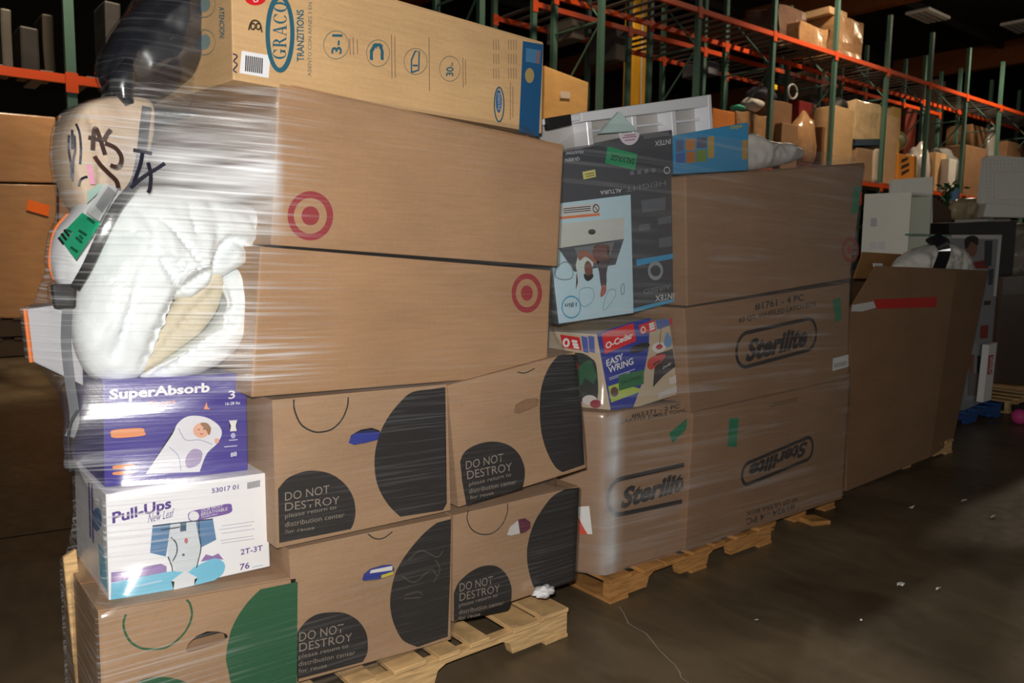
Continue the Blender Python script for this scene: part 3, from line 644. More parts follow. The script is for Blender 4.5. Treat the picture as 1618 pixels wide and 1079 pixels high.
# ------------------------------------------------------------------ soft things on the near end
def cushion(outline, pl, front, back, valleys=(), rings=26, res=7, noise_amp=.006, power=.5, seed=0):
    """closed soft body: an outline on a plane, puffed to both sides, with creases"""
    out = [P(x, y, pl) for x, y in sm(outline, True, res)]; c = sum(out, V()) / len(out)
    n = pl[1] if pl[1].dot(CC - pl[0]) > 0 else -pl[1]
    vl = [[P(x, y, pl) for x, y in sm(v, False, 5)] for v, _, _ in valleys]
    bm = bmesh.new(); N = len(out)
    def h(p, t):
        b = (1 - t ** 2.6) ** power; k = 0
        for pts, (_, wd, dp) in zip(vl, valleys):
            dd = min((p - q).length for q in pts); k = max(k, dp * math.exp(-(dd / wd) ** 2))
        return b, k
    def side(s, th):
        rg = []
        for r in range(rings):
            t = 1 - r / rings
            row = []
            for q in out:
                p = c + (q - c) * t; b, k = h(p, t)
                e = noise.noise(p * 9 + V((seed, 0, s))) * noise_amp * 2 + noise.noise(p * 22 + V((seed, s, 0))) * noise_amp
                row.append(p + n * s * (th * b * (1 - (k if s > 0 else 0)) + (e if r > 0 else 0)))
            rg.append(row)
        b, k = h(c, 0); return rg, c + n * s * th * b * (1 - (k if s > 0 else 0))
    fr, fc = side(1, front); bk, bc = side(-1, back)
    rim = [bm.verts.new(p) for p in fr[0]]
    for rg, ctr, flip in ((fr, fc, 0), (bk, bc, 1)):
        prev = rim
        for row in rg[1:]:
            cur = [bm.verts.new(p) for p in row]
            for i in range(N): bm.faces.new((prev[i], prev[(i + 1) % N], cur[(i + 1) % N], cur[i]))
            prev = cur
        cv = bm.verts.new(ctr)
        for i in range(N): bm.faces.new((prev[i], prev[(i + 1) % N], cv))
    bmesh.ops.recalc_face_normals(bm, faces=bm.faces[:])
    return bm
DOWN = mat('white_cotton', srgb(238, 245, 248), .75, var=.03, scale=25, bump=.25); CREAM = mat('cream_lining', srgb(214, 204, 178), .8, var=.04, bump=.2)
FW = plane(2.50)
pil = thing('folded_comforter', cushion([(192, 305), (255, 292), (318, 300), (372, 318), (422, 335), (430, 372), (406, 398), (396, 410), (352, 432), (300, 470), (262, 478), (232, 520), (212, 598), (150, 600), (118, 555), (112, 490), (130, 430), (160, 360)], FW, .14, .10,
    [([(395, 395), (350, 380), (325, 415), (330, 440)], .022, .5), ([(200, 452), (188, 500), (172, 560)], .014, .25), ([(330, 420), (290, 440), (255, 480), (215, 575)], .02, .35), ([(240, 410), (260, 440), (275, 470)], .016, .3), ([(300, 300), (330, 345), (322, 400)], .02, .22), ([(210, 330), (230, 380), (200, 450)], .02, .18), ([(240, 345), (270, 380), (300, 420)], .008, .2), ([(285, 300), (284, 330), (292, 365)], .009, .16), ([(200, 365), (262, 415), (325, 425)], .007, .2), ([(150, 430), (190, 462)], .007, .16), ([(372, 325), (385, 360), (404, 392)], .008, .18), ([(150, 520), (172, 470), (186, 420)], .008, .15), ([(330, 310), (352, 350)], .007, .16)], noise_amp=.010),
    DOWN, 'bulky folded white comforter pressed on the purple carton, under the clear film', 'comforter', smooth=True)
o = mesh_obj('lower_fold', cushion([(400, 408), (398, 440), (395, 500), (380, 540), (330, 580), (270, 600), (212, 596), (260, 560), (320, 520), (350, 480), (342, 440)], FW, .13, .08, [([(345, 490), (300, 540), (240, 585)], .02, .3), ([(350, 440), (352, 470), (345, 500)], .015, .3)], noise_amp=.008, seed=5), DOWN, pil, True)
o = mesh_obj('inner_fold', cushion([(345, 425), (350, 470), (325, 515), (270, 560), (215, 592), (232, 540), (262, 490), (300, 455)], plane(2.46), .045, .05, [([(330, 460), (290, 500), (240, 560)], .015, .25)], noise_amp=.006, seed=9), CREAM, pil, True); o['label'] = 'cream inner side of the fold'
# brown paper bag with marker
BAGM = mat('tan_paper_bag', srgb(205, 182, 158), .6, var=.06, bump=.15)
FBg = plane(2.50, 12, .5)
bag = thing('paper_sack', cushion([(140, 160), (185, 152), (232, 160), (238, 205), (226, 262), (205, 300), (165, 325), (132, 335), (112, 290), (104, 225), (118, 180)], FBg, .05, .16, [([(125, 165), (140, 220), (146, 300), (140, 330)], .012, .3)], noise_amp=.006, seed=3, power=.2), BAGM,
            'tan paper sack with dark marker scribbles, held by film above the white comforter', 'sack', smooth=True)
# dark padded seat at the top
NAVY = mat('dark_navy_vinyl', srgb(26, 29, 37), .35, var=.1, spec=.5)
FK = plane(2.62)
blk = thing('padded_seat', cushion([(214, 6), (255, -40), (330, -60), (362, 20), (350, 110), (300, 128), (262, 150), (222, 168), (182, 160), (156, 118), (164, 78), (184, 42)], FK, .15, .15, [([(250, 10), (200, 60), (176, 110)], .02, .12)], noise_amp=.006, seed=4), NAVY,
            'dark navy padded seat wrapped in film beside the topmost long carton', 'seat', smooth=True)
o = mesh_obj('seat_arm', tubebm([P(*q, plane(2.46)) for q in ((205, 95), (198, 120), (192, 140), (205, 165))], [.012, .03, .03, .012], 12), NAVY, blk, True)
# white sack with green sticker and grey tub at the end of the load
WPL = mat('white_plastic', srgb(214, 216, 220), .35, var=.04); GPL = mat('grey_translucent_plastic', srgb(178, 178, 184), .3, var=.04)
FT = plane(2.52)
wsk = thing('white_sack', cushion([(160, 275), (195, 300), (188, 350), (165, 400), (140, 445), (110, 460), (85, 442), (78, 405), (86, 365), (110, 335), (135, 300)], FT, .08, .10, noise_amp=.006, seed=8), WPL,
            'white padded sack with a green sticker and orange edge beside the comforter', 'sack', smooth=True)
ORG = flat(232, 120, 44)
mesh_obj('orange_edge', tubebm([P(*q, FT) for q in sm([(108, 338), (88, 362), (80, 395), (79, 420), (86, 442)])], .006, 6), ORG, wsk, True)
t = quadpx(FT, (42, 488), (128, 476), (132, 610), (52, 572))
tub = thing('plastic_bin', hexbm([t[0], t[1], t[2], t[3]], V((.03, .16, 0)), .006, 2), GPL, 'greyish translucent plastic bin with an orange rim jutting out under the white sack', 'bin')
mesh_obj('orange_rim', tubebm([t[0] + V((-.004, 0, 0)), t[3] + V((-.004, 0, 0))], .006, 6), ORG, tub)
# black strap with buckle running down the end
def strap_ribbon(pts, wd, th=.004):
    bm = bmesh.new(); N = len(pts); rows = []
    for i, p in enumerate(pts):
        t = (pts[min(i + 1, N - 1)] - pts[max(i - 1, 0)]).normalized(); n = (CC - p).normalized(); s = t.cross(n).normalized() * wd * .5; n = s.cross(t).normalized() * th
        rows.append([bm.verts.new(q) for q in (p + s, p - s, p - s - n, p + s - n)])
    for a, b in zip(rows, rows[1:]):
        for k in range(4): bm.faces.new((a[k], a[(k + 1) % 4], b[(k + 1) % 4], b[k]))
    bm.faces.new(rows[0]); bm.faces.new(rows[-1]); bmesh.ops.recalc_face_normals(bm, faces=bm.faces[:]); return bm
STRAPM = mat('black_webbing', srgb(30, 31, 36), .55, var=.1, scale=60); STRAPG = mat('grey_webbing', srgb(84, 88, 96), .5)
sp = [P(x, y, plane(Y)) for x, y, Y in ((232, 168, 2.40), (228, 200, 2.40), (222, 250, 2.37), (212, 290, 2.34), (185, 325, 2.30), (160, 372, 2.30), (138, 420, 2.33), (118, 455, 2.38))]
st = thing('luggage_strap', strap_ribbon(catmull(sp), .024), STRAPM, 'black webbing strap with buckle running down past the white comforter', 'strap', smooth=False)
b0 = P(100, 470, plane(2.42))
mesh_obj('buckle', hexbm([b0 + V((-.025, 0, .035)), b0 + V((.035, 0, .035)), b0 + V((.03, 0, -.03)), b0 + V((-.02, 0, -.03))], V((0, .04, 0)), .008, 2), INK, st)
mesh_obj('strap_tail', strap_ribbon(catmull([P(x, y, plane(Y)) for x, y, Y in ((106, 485, 2.43), (104, 540, 2.44), (110, 600, 2.44), (118, 660, 2.44), (110, 690, 2.43))]), .024), STRAPG, st)
mesh_obj('cord', tubebm(catmull([P(x, y, plane(2.42)) for x, y in ((124, 648), (112, 668), (108, 700), (112, 735))]), .004, 6), STRAPM, st)
mesh_obj('cord_end', tubebm([P(110, 722, plane(2.42)), P(112, 744, plane(2.42))], .008, 8), STRAPM, st)
# splintered board at the end of the pallet
bm = bmesh.new(); a = [P(x, y, plane(2.62)) for x, y in ((100, 882), (121, 868), (148, 1120), (124, 1120))]
add_hex(bm, a, V((0, .02, 0)), .003); thing('splintered_board', bm, WOODM, 'rough splintered pale board standing at the end of the nearest pallet', 'board')

# ------------------------------------------------------------------ second load
FS1 = plane(2.40); FS2 = plane(2.365); LB = 'storage-box cartons on the second pallet'
def stadium(o, pl, TL, TR, BR, BL, th, m_, clip=1.0):
    """rounded outline that fills the quadrilateral"""
    q = [P(*p, pl) for p in (TL, TR, BR, BL)]; wd = (q[1] - q[0]).length; ht = (q[3] - q[0]).length; r = ht * .5 / wd
    pts = []
    for k in range(17): a = pi / 2 + pi * k / 16; pts.append((r + r * cos(a), .5 + .5 * sin(a)))
    if clip >= 1:
        for k in range(17): a = -pi / 2 + pi * k / 16; pts.append((1 - r + r * cos(a), .5 + .5 * sin(a)))
    else: pts = [(clip, 1)] + pts + [(clip, 0)]
    W3 = [q[0].lerp(q[1], u).lerp(q[3].lerp(q[2], u), 1 - v) for u, v in pts]
    W3 = lift(W3, pl, .0016); bm = bmesh.new(); N = len(W3); A = []; cl = clip >= 1
    for i, p in enumerate(W3):
        d = (W3[(i + 1) % N] - W3[(i - 1) % N]) if cl else (W3[min(i + 1, N - 1)] - W3[max(i - 1, 0)])
        s = d.normalized().cross(pl[1]).normalized() * th * .5; A.append((bm.verts.new(p + s), bm.verts.new(p - s)))
    for i in range(N if cl else N - 1): a, b = A[i], A[(i + 1) % N]; bm.faces.new((a[0], b[0], b[1], a[1]))
    return mesh_obj('printed_outline', bm, m_, o)
s1d = P(1, 1, FS1) * 0 + (P(915, 905, hplane(.115)) - P(955, 910, FS1)); s1d.z = 0; s1d *= .6 / s1d.length
s1, s1f, _ = carton('storage_box_carton', 'kraft drawer-tower carton with a shiny film-wrapped near corner, bottom of the second pallet', FS1, [(957, 652), (1094, 634), (1086, 868), (955, 910)], .6, KRAFT_G, LB, bev=.012, d=s1d)
stadium(s1, FS1, *Z7((238, 628), (515, 566), (515, 690), (238, 748)), .022, STER, .97)
texts(s1, FS1, Z7, [('Sterilite', (280, 722), (520, 650), (284, 650))], STER, bold=.045, shear=.22)
texts(s1, FS1, Z7, [('4 DRAWER JUMBLE TOWER', (262, 437), (516, 392), (260, 420)), ('#65371 - 2 PC', (318, 412), (482, 378), (317, 396))], STER, bold=.01)
decal(s1, 'green_tape', FS1, Z7((447, 462), (512, 408), (514, 440), (458, 496)), TAPEG)
S1L = plane3(s1f[0], s1f[3], s1f[0] + s1d)
tg = decal(s1, 'torn_label', S1L, Z7((137, 713), (175, 710), (186, 806), (142, 806)), WHITE, .003); decal(s1, 'torn_label', S1L, Z7((137, 745), (160, 790), (170, 806), (142, 806)), flat(214, 70, 44), .004)
s2, s2f, s2d = carton('storage_box_carton', 'large kraft carton with an upside-down oval logo and a green tape strip', FS2, [(1095, 653), (1343, 598), (1331, 788), (1082, 870)], .7, KRAFT_D, LB)
flaps(s2, s2f, s2d, KRAFT_D)
stadium(s2, FS2, *Z7((695, 573), (936, 470), (936, 545), (695, 645)), .02, STER)
texts(s2, FS2, Z7, [('Sterilite', (918, 487), (720, 570), (916, 535))], STER, bold=.045, shear=.22)
texts(s2, FS2, Z7, [('#1924 - 4 PC', (875, 700), (708, 752), (876, 722)), ('30 QT ULTRA BOX', (885, 678), (710, 728), (885, 694))], flat(66, 52, 44), bold=.015)
strips(s2, 'fine_print', FS2, [Z7((790, 372), (885, 350)), Z7((800, 362), (888, 342))], .006, flat(110, 84, 66))
decal(s2, 'green_tape', FS2, Z7((652, 411), (684, 410), (676, 510), (645, 506)), TAPEG)
s3, s3f, s3d = carton('storage_box_carton', 'kraft latch-box carton with an upright oval logo and white barcode label', FS2, [(1081, 487), (1343, 447), (1340, 597), (1090, 652)], .7, KRAFT_D, LB)
stadium(s3, FS2, *Z7((676, 128), (948, 66), (948, 172), (676, 245)), .02, STER)
texts(s3, FS2, Z7, [('Sterilite', (706, 222), (915, 165), (712, 145))], STER, bold=.045, shear=.22)
texts(s3, FS2, Z7, [('#1761 - 4 PC', (738, 46), (905, 12), (737, 20)), ('60 QT. WHEELED LATCH BOX', (684, 90), (948, 32), (684, 68))], STER, bold=.012)
ring(s3, FS2, Z7((925, 128))[0], 2.5, 3, .003, STER)
decal(s3, 'white_label', FS2, Z7((1005, 208), (1058, 194), (1058, 235), (1003, 251)), flat(214, 214, 214))
strips(s3, 'barcode', FS2, [Z7((1009 + 4 * i, 225 - i), (1009 + 4 * i, 240 - i)) for i in range(11)], .004, INK_W, .003)
decal(s3, 'green_tape', FS2, Z7((1004, 8), (1030, 0), (1035, 74), (1014, 86)), TAPEG)
T2L = P(1063, 276, plane(2.80))
tt, tf, td = carton('large_carton', 'big brown carton with a faint red ring logo on top of the latch-box carton', FS2, [(1083, 279), (1367, 258), (1342, 440), (1086, 484)], .62, KRAFT_D, None, d=V((.03, .62, 0)))
bullseye(tt, FS2, Zt((958, 538))[0], 13, 20, flat(150, 62, 56), dot=.35)
flaps(tt, tf, td, KRAFT_D)
decal(tt, 'green_tape', FS2, Zt((975, 215), (1013, 205), (996, 350), (962, 352)), TAPEG)
# air-bed carton
FI = plane(2.45); SLATE = mat('slate_print', srgb(62, 66, 74), .35, var=.06); PALEB = flat(186, 216, 230, .35)
ib, if_, id_ = carton('airbed_carton', 'slate and pale blue carton standing upside down with a picture of a couple', FI, [(846, 250), (1062, 205), (1067, 472), (883, 514)], .36, SLATE, None, bev=.004)
decal(ib, 'picture_panel', FI, Z6((60, 551), (443, 504), (456, 1034), (121, 1082)), PALEB)
decal(ib, 'cyan_band', FI, Z6((455, 1032), (642, 984), (645, 968), (455, 1014)), flat(80, 160, 200))
CW = flat(206, 212, 216)
texts(ib, FI, Z6, [('INTEX', (622, 254), (552, 264), (622, 276)), ('INTEX', (636, 945), (554, 956), (635, 970)), ('ALTURA', (402, 476), (306, 486), (402, 494)), ('QUEEN', (214, 334), (150, 340), (214, 350)), ('VOLLAUTOMAT', (232, 305), (150, 312), (232, 318))], CW, bold=.005)
texts(ib, FI, Z6, [('HEIGHT', (600, 440), (420, 470), (600, 462)), ('AIRBED', (622, 905), (500, 930), (622, 925))], flat(120, 124, 132))
decal(ib, 'cyan_bar', FI, Z6((468, 796), (634, 768), (634, 790), (470, 824)), flat(60, 150, 200))
ring(ib, FI, Z6((553, 845))[0], 10, 12, .018, flat(140, 146, 154))
for q in (((490, 530), (600, 515), (600, 570), (495, 585)), ((565, 610), (625, 598), (625, 630), (565, 640)), ((570, 700), (628, 690), (628, 735), (570, 742)), ((480, 640), (530, 632), (530, 660), (480, 668))):
    decal(ib, 'printed_icon', FI, Z6(*q), flat(92, 98, 106))
strips(ib, 'printed_icon', FI, [Z6((440 + 32 * i, 408 - 4 * i), (458 + 32 * i, 405 - 4 * i)) for i in range(4)], .018, flat(110, 114, 122)); ring(ib, FI, Z6((604, 395))[0], 4.5, 5, .004, CW)
strips(ib, 'fine_print', FI, [Z6((500, 240 + 6 * i), (615, 224 + 6 * i)) for i in range(3)], .003, flat(120, 124, 130))
decal(ib, 'green_sticker', FI, Z6((338, 288), (472, 322), (462, 395), (328, 362)), GREENST, .002)
texts(ib, FI, Z6, [('SALVAGE', (462, 345), (356, 322), (456, 370))], flat(18, 62, 42), bold=.03, off=.0035)
decal(ib, 'yellow_sticker', FI, Z6((226, 402), (283, 391), (287, 424), (231, 436)), flat(214, 206, 120), .002)
strips(ib, 'fine_print', FI, [Z6((236, 414), (278, 406)), Z6((240, 424), (280, 416))], .004, flat(120, 110, 50), .0035)
decal(ib, 'round_sticker', FI, [Z6(q)[0] for q in ell(436, 228, 46, 54, 0, 180, 18)], flat(216, 210, 220), .002)
strips(ib, 'fine_print', FI, [Z6((412, 240), (462, 234)), Z6((404, 250), (468, 242)), Z6((415, 262), (460, 256))], .004, flat(160, 90, 120), .0035)
decal(ib, 'notice_strip', FI, Z6((100, 560), (302, 540), (304, 586), (100, 606)), flat(206, 206, 206), .002)
decal(ib, 'notice_strip', FI, Z6((100, 606), (304, 586), (305, 598), (100, 617)), flat(220, 120, 70), .002)
ring(ib, FI, Z6((286, 566))[0], 4.6, 6, .005, INK, 'no_sign'); strips(ib, 'fine_print', FI, [Z6((140, 568 + 9 * i), (262, 556 + 9 * i)) for i in range(3)] + [Z6((278, 556), (294, 576))], .004, INK_W, .0035)
# couple on the bed, printed upside down
decal(ib, 'bed_picture', FI, Z6((118, 636), (415, 606), (412, 702), (118, 744)), flat(196, 200, 194), .0022)
decal(ib, 'bed_picture', FI, Z6((118, 744), (412, 702), (374, 818), (190, 850)), flat(74, 80, 88), .0024)
decal(ib, 'bed_picture', FI, Z6((190, 742), (370, 716), (345, 790), (215, 810)), flat(112, 116, 122), .0026)
decal(ib, 'bed_picture', FI, [Z6(q)[0] for q in ell(268, 671, 17, 12)], INK, .003)
def pic(pts, c, k): decal(ib, 'couple_picture', FI, sm(Z6(*pts), True, 3), flat(*c), .003 + k * .0004)
pic([(200, 800), (215, 760), (250, 780), (272, 800), (270, 830), (235, 850), (205, 850), (196, 825)], (198, 214, 212), 0)
pic([(205, 765), (240, 755), (290, 790), (300, 810), (280, 812), (240, 782), (212, 800)], (150, 96, 76), 1)
pic([(234, 820), (250, 800), (268, 825), (268, 862), (240, 862)], (120, 76, 60), 2)
pic([(232, 858), (250, 866), (270, 858), (272, 875), (250, 892), (234, 880)], (34, 28, 28), 3)
pic([(270, 760), (290, 732), (335, 728), (350, 745), (335, 770), (350, 790), (310, 800), (280, 795)], (112, 74, 66), 1)
pic([(275, 740), (300, 728), (330, 735), (335, 760), (310, 770)], (60, 42, 42), 2)
pic([(290, 800), (345, 785), (375, 770), (360, 800), (335, 830), (332, 915), (310, 918), (300, 850)], (76, 66, 74), 2)
pic([(312, 915), (330, 912), (330, 942), (312, 962), (305, 955)], (170, 96, 84), 3)
pic([(200, 850), (216, 850), (212, 900), (200, 938), (196, 930), (205, 895)], (196, 208, 212), 0)
for q in (((215, 930), (270, 925), (275, 975), (240, 1005), (215, 990)), ((340, 938), (370, 930), (372, 960), (330, 1020), (318, 1010))): strips(ib, 'chair_picture', FI, [sm(Z6(*q), True, 3)], .004, flat(140, 170, 182), .003, True)
strips(ib, 'pump_picture', FI, [sm(Z6((110, 830), (150, 805), (178, 830), (180, 875), (140, 885), (105, 870)), True, 3), sm(Z6((400, 915), (412, 905), (412, 945), (400, 948)), True, 3)], .005, flat(130, 146, 150), .003, True)
ring(ib, FI, Z6((175, 1008))[0], 14.5, 17, .006, flat(70, 150, 190)); texts(ib, FI, Z6, [('18in', (200, 985), (148, 992), (199, 1006))], flat(60, 76, 90), bold=.01, off=.003)
IL = plane3(if_[0], if_[3], if_[0] + id_)
# mop carton
FO = plane(2.44); OBL = mat('blue_carton', srgb(40, 56, 150), .3, var=.06)
ob, of, od = carton('mop_carton', 'blue and beige spin-mop carton wedged under the upside-down slate carton', FO, [(942, 528), (1057, 503), (1075, 622), (966, 656)], .3, flat(196, 178, 152, .35), None, bev=.003, d=V((-.13, .3, 0)))
decal(ob, 'blue_panel', FO, Zo((423, 292), (720, 195), (858, 165), (845, 420), (790, 700), (700, 946), (545, 954)), flat(40, 56, 156, .35))
decal(ob, 'red_logo', FO, Zo((462, 292), (720, 207), (742, 352), (490, 460)), flat(222, 30, 36, .35), .002)
texts(ob, FO, Zo, [('O-Cedar', (497, 420), (718, 326), (490, 368))], WHITE, bold=.035, off=.0035)
texts(ob, FO, Zo, [('EASY', (503, 562), (640, 502), (497, 508)), ('WRING', (520, 617), (722, 540), (512, 562))], WHITE, bold=.02, off=.003)
strips(ob, 'fine_print', FO, [Zo((520, 655), (730, 580)), Zo((525, 668), (690, 606))], .003, flat(210, 210, 226), .003)
decal(ob, 'hand_slot', FO, [Zo(q)[0] for q in ell(770, 408, 86, 34, rot=-20)], flat(24, 26, 34), .0032)
decal(ob, 'green_panel', FO, Zo((515, 722), (600, 694), (780, 740), (765, 768), (540, 852)), flat(180, 200, 80), .002)
decal(ob, 'bucket_picture', FO, [Zo(q)[0] for q in ell(565, 765, 32, 40)], flat(96, 66, 52), .003)
decal(ob, 'green_sticker', FO, Zo((597, 632), (805, 582), (800, 700), (600, 756)), flat(44, 112, 66, .4), .004)
texts(ob, FO, Zo, [('SALVAGE', (617, 706), (780, 655), (617, 676))], flat(26, 66, 44), bold=.02, off=.0055)
decal(ob, 'bucket_picture', FO, Zo((905, 460), (1040, 415), (1062, 560), (960, 640), (880, 728), (890, 590)), flat(52, 50, 52), .002)
decal(ob, 'bucket_picture', FO, sm(Zo((832, 560), (845, 500), (900, 470), (975, 458), (965, 500), (900, 556), (865, 586)), True, 4), flat(200, 66, 52), .003)
decal(ob, 'bucket_picture', FO, Zo((875, 540), (935, 505), (938, 518), (880, 552)), flat(60, 50, 60), .0036)
decal(ob, 'mop_picture', FO, [Zo(q)[0] for q in ell(928, 405, 56, 42, rot=-15)], flat(222, 216, 210), .0024)
decal(ob, 'mop_picture', FO, [Zo(q)[0] for q in ell(930, 400, 28, 20, rot=-15)], flat(186, 40, 60), .003); strips(ob, 'mop_picture', FO, [Zo((945, 235), (932, 385))], .004, flat(90, 70, 60), .003)
decal(ob, 'drop_badge', FO, sm(Zo((992, 280), (1030, 340), (1022, 395), (990, 402), (968, 370)), True, 4), flat(110, 150, 196), .003)
texts(ob, FO, Zo, [('Ocedar', (958, 582), (1028, 540), (958, 560))], WHITE, off=.003)
for q in (((760, 226), (890, 182), (905, 268), (778, 298)),): decal(ob, 'red_logo', FO, Zo(*q), flat(216, 34, 38, .35), .0022)
ring(ob, FO, Zo((798, 262))[0], 3.2, 4.6, .006, WHITE); strips(ob, 'fine_print', FO, [Zo((845, 220), (885, 205)), Zo((848, 240), (890, 225)), Zo((852, 260), (892, 246))], .01, WHITE, .0035)
decal(ob, 'blue_panel', FO, Zo((900, 182), (1012, 172), (1018, 225), (912, 262)), flat(90, 110, 170), .0022); decal(ob, 'red_logo', FO, Zo((1012, 170), (1030, 168), (1034, 215), (1020, 222)), RED, .0024)
decal(ob, 'white_panel', FO, Zo((1008, 655), (1085, 618), (1090, 688), (1015, 705)), flat(206, 204, 200), .0022); decal(ob, 'white_panel', FO, Zo((922, 780), (1095, 705), (1096, 755), (926, 815)), flat(200, 198, 196), .0022)
OL = plane3(of[0], of[3], of[0] + od)
decal(ob, 'red_logo', OL, Zo((130, 300), (288, 322), (305, 430), (150, 405)), flat(206, 34, 38, .35)); ring(ob, OL, Zo((180, 365))[0], 4, 5.5, .01, WHITE)
strips(ob, 'fine_print', OL, [Zo((225, 350), (270, 358)), Zo((232, 375), (278, 384)), Zo((240, 398), (285, 408))], .012, WHITE, .0035)
for k in range(2): decal(ob, 'blue_panel', OL, Zo((300 + 56 * k, 312 - 4 * k), (350 + 56 * k, 320 - 4 * k), (362 + 50 * k, 450), (318 + 50 * k, 440)), flat(70, 90, 170))
decal(ob, 'bucket_picture', OL, sm(Zo((215, 470), (300, 450), (380, 490), (425, 560), (432, 820), (330, 850), (260, 800), (225, 640)), True, 4), flat(32, 42, 40))
decal(ob, 'bucket_picture', OL, Zo((240, 600), (330, 520), (380, 500), (430, 640), (400, 700), (330, 650), (300, 720), (250, 660)), flat(30, 92, 58), .002)
decal(ob, 'bucket_picture', OL, sm(Zo((232, 520), (270, 525), (285, 570), (250, 580)), True, 3), flat(160, 40, 50), .003)
decal(ob, 'mop_picture', OL, [Zo(q)[0] for q in ell(370, 830, 60, 40)], flat(214, 206, 206), .003); decal(ob, 'mop_picture', OL, [Zo(q)[0] for q in ell(420, 860, 46, 34)], flat(150, 40, 56), .004)
# on top of the second load: clear tray, paper, blue game box, plastic bag
CLEARW = mat('white_clear_plastic', srgb(226, 227, 232), .25, var=.03)
FY = plane(2.62)
trq = quadpx(FY, (856, 186), (1124, 149), (1130, 262), (866, 275))
tr = empty('plastic_tray', (trq[0] + trq[2]) / 2 - V((0, 0, .1)), 'translucent white plastic lid with ribs and a black latch, standing on the second load', 'lid')
def tq(a, b, c, d_): # quad in lid coordinates
    g = lambda u, v: trq[0].lerp(trq[1], u).lerp(trq[3].lerp(trq[2], u), v)
    return [g(a, b), g(c, b), g(c, d_), g(a, d_)]
mesh_obj('back_plate', hexbm([p + YH * .09 for p in tq(0, .06, 1, 1)], YH * .006), mat('milky_plastic', srgb(186, 182, 178), .3, var=.03), tr)
mesh_obj('rim', hexbm(tq(.2, 0, .975, .16), YH * .10, .006, 2), CLEARW, tr); mesh_obj('rim', hexbm(tq(0, 0.02, .199, .13), YH * .10, .006, 2), CLEARW, tr)
mesh_obj('rib', hexbm(tq(.976, 0, 1, 1), YH * .10, .003), CLEARW, tr)
for u in (.225, .48, .725): mesh_obj('rib', hexbm(tq(u, .165, u + .028, 1), YH * .10, .003), CLEARW, tr)
mesh_obj('ledge', hexbm([p + YH * .05 for p in tq(.25, .3, .98, .34)], YH * .05, .002), CLEARW, tr)
lt_ = [P(x, y, plane(2.60)) for x, y in Z6((72, 160), (178, 142), (182, 192), (78, 214))]; o = mesh_obj('latch', hexbm(lt_, YH * .03, .006, 2), INK, tr); o['label'] = 'black latch clip'
cn = [P(*q, plane(2.57)) for q in Z6((395, 132), (305, 230), (478, 218))]
bm = bmesh.new(); add_hex(bm, [cn[0], cn[0] + V((.006, 0, 0)), cn[2], cn[1]], YH * .02, .002)
pc = thing('folded_paper', bm, flat(190, 214, 212), 'pale aqua folded paper corner sticking up in front of the clear lid', 'paper')
gbf = quadpx(plane(2.52), (1064, 214), (1182, 193), (1182, 269), (1066, 275))
gb = thing('game_box', hexbm(gbf, V((.05, .2, 0)), .003, 2), flat(66, 150, 200, .35), 'bright blue box with coloured pictures on top of the big brown carton', 'box'); FGm = plane(2.52)
for q, c in (((1068, 222, 1080, 240), (90, 110, 150)), ((1083, 220, 1098, 238), (200, 130, 70)), ((1101, 218, 1116, 234), (96, 100, 120)), ((1118, 216, 1128, 250), (190, 160, 80)), ((1068, 242, 1082, 258), (80, 110, 170)), ((1084, 240, 1098, 258), (190, 120, 60)), ((1100, 237, 1116, 256), (120, 150, 70)), ((1172, 222, 1181, 252), (190, 150, 80))):
    x0, y0, x1, y1 = q; decal(gb, 'picture', FGm, [(x0, y0), (x1, y0 - 1), (x1, y1 - 1), (x0, y1)], flat(*c))
texts(gb, FGm, Z(0, 0, 1), [('toys', (1153, 206), (1172, 203), (1153, 199))], flat(200, 180, 60), bold=.03)
HAZY = mat('hazy_plastic_bag', srgb(206, 201, 193), .3, var=.08, bump=.3)
thing('plastic_bag', cushion([(1180, 212), (1210, 222), (1245, 226), (1266, 236), (1264, 250), (1230, 262), (1180, 270), (1160, 256)], plane(2.70), .06, .1, noise_amp=.008, seed=2), HAZY, 'crumpled grey plastic bag lying on the big brown carton beside the blue box', 'bag', smooth=True)

# ------------------------------------------------------------------ tall open carton and what is in it
FQ = plane(2.60); GAY = cardboard('kraft_dark', srgb(142, 110, 82))
q = [P(x, y, FQ) for x, y in ((1385, 420), (1512, 425), (1470, 722), (1337, 776), (1345, 487))]
bm = bmesh.new(); pr = [q[0], q[1], q[2], q[3], q[4]]
fa = [bm.verts.new(p) for p in pr]; fb = [bm.verts.new(p + YH * .012) for p in pr]; bm.faces.new(fa); bm.faces.new(fb)
for i in range(5): bm.faces.new((fa[i], fb[i], fb[(i + 1) % 5], fa[(i + 1) % 5]))
bmesh.ops.recalc_face_normals(bm, faces=bm.faces[:])
gy = thing('bulk_carton', bm, GAY, 'tall open-topped brown bulk carton with a red tape strip across its front', 'carton')
FQ2 = plane3(q[1], q[2], P(1560, 428, plane(2.72)))
c2, c3 = P(1562, 428, FQ2), P(1506, 697, FQ2)
mesh_obj('side_panel', hexbm([q[1], c2, c3, q[2]], V((0, .012, 0))), GAY, gy)
bk = V((.15, 1.05, 0))
mesh_obj('side_panel', hexbm([c2, c2 + bk, c3 + bk, c3], V((-.012, 0, 0))), GAY, gy)
mesh_obj('side_panel', hexbm([q[4] + V((0, .012, 0)), q[4] + bk, q[3] + bk, q[3] + V((0, .012, 0))], V((.012, 0, 0))), GAY, gy)
mesh_obj('back_panel', hexbm([q[4] + bk + V((0, 0, .1)), c2 + bk, c3 + bk, q[3] + bk], V((0, .012, 0))), GAY, gy)
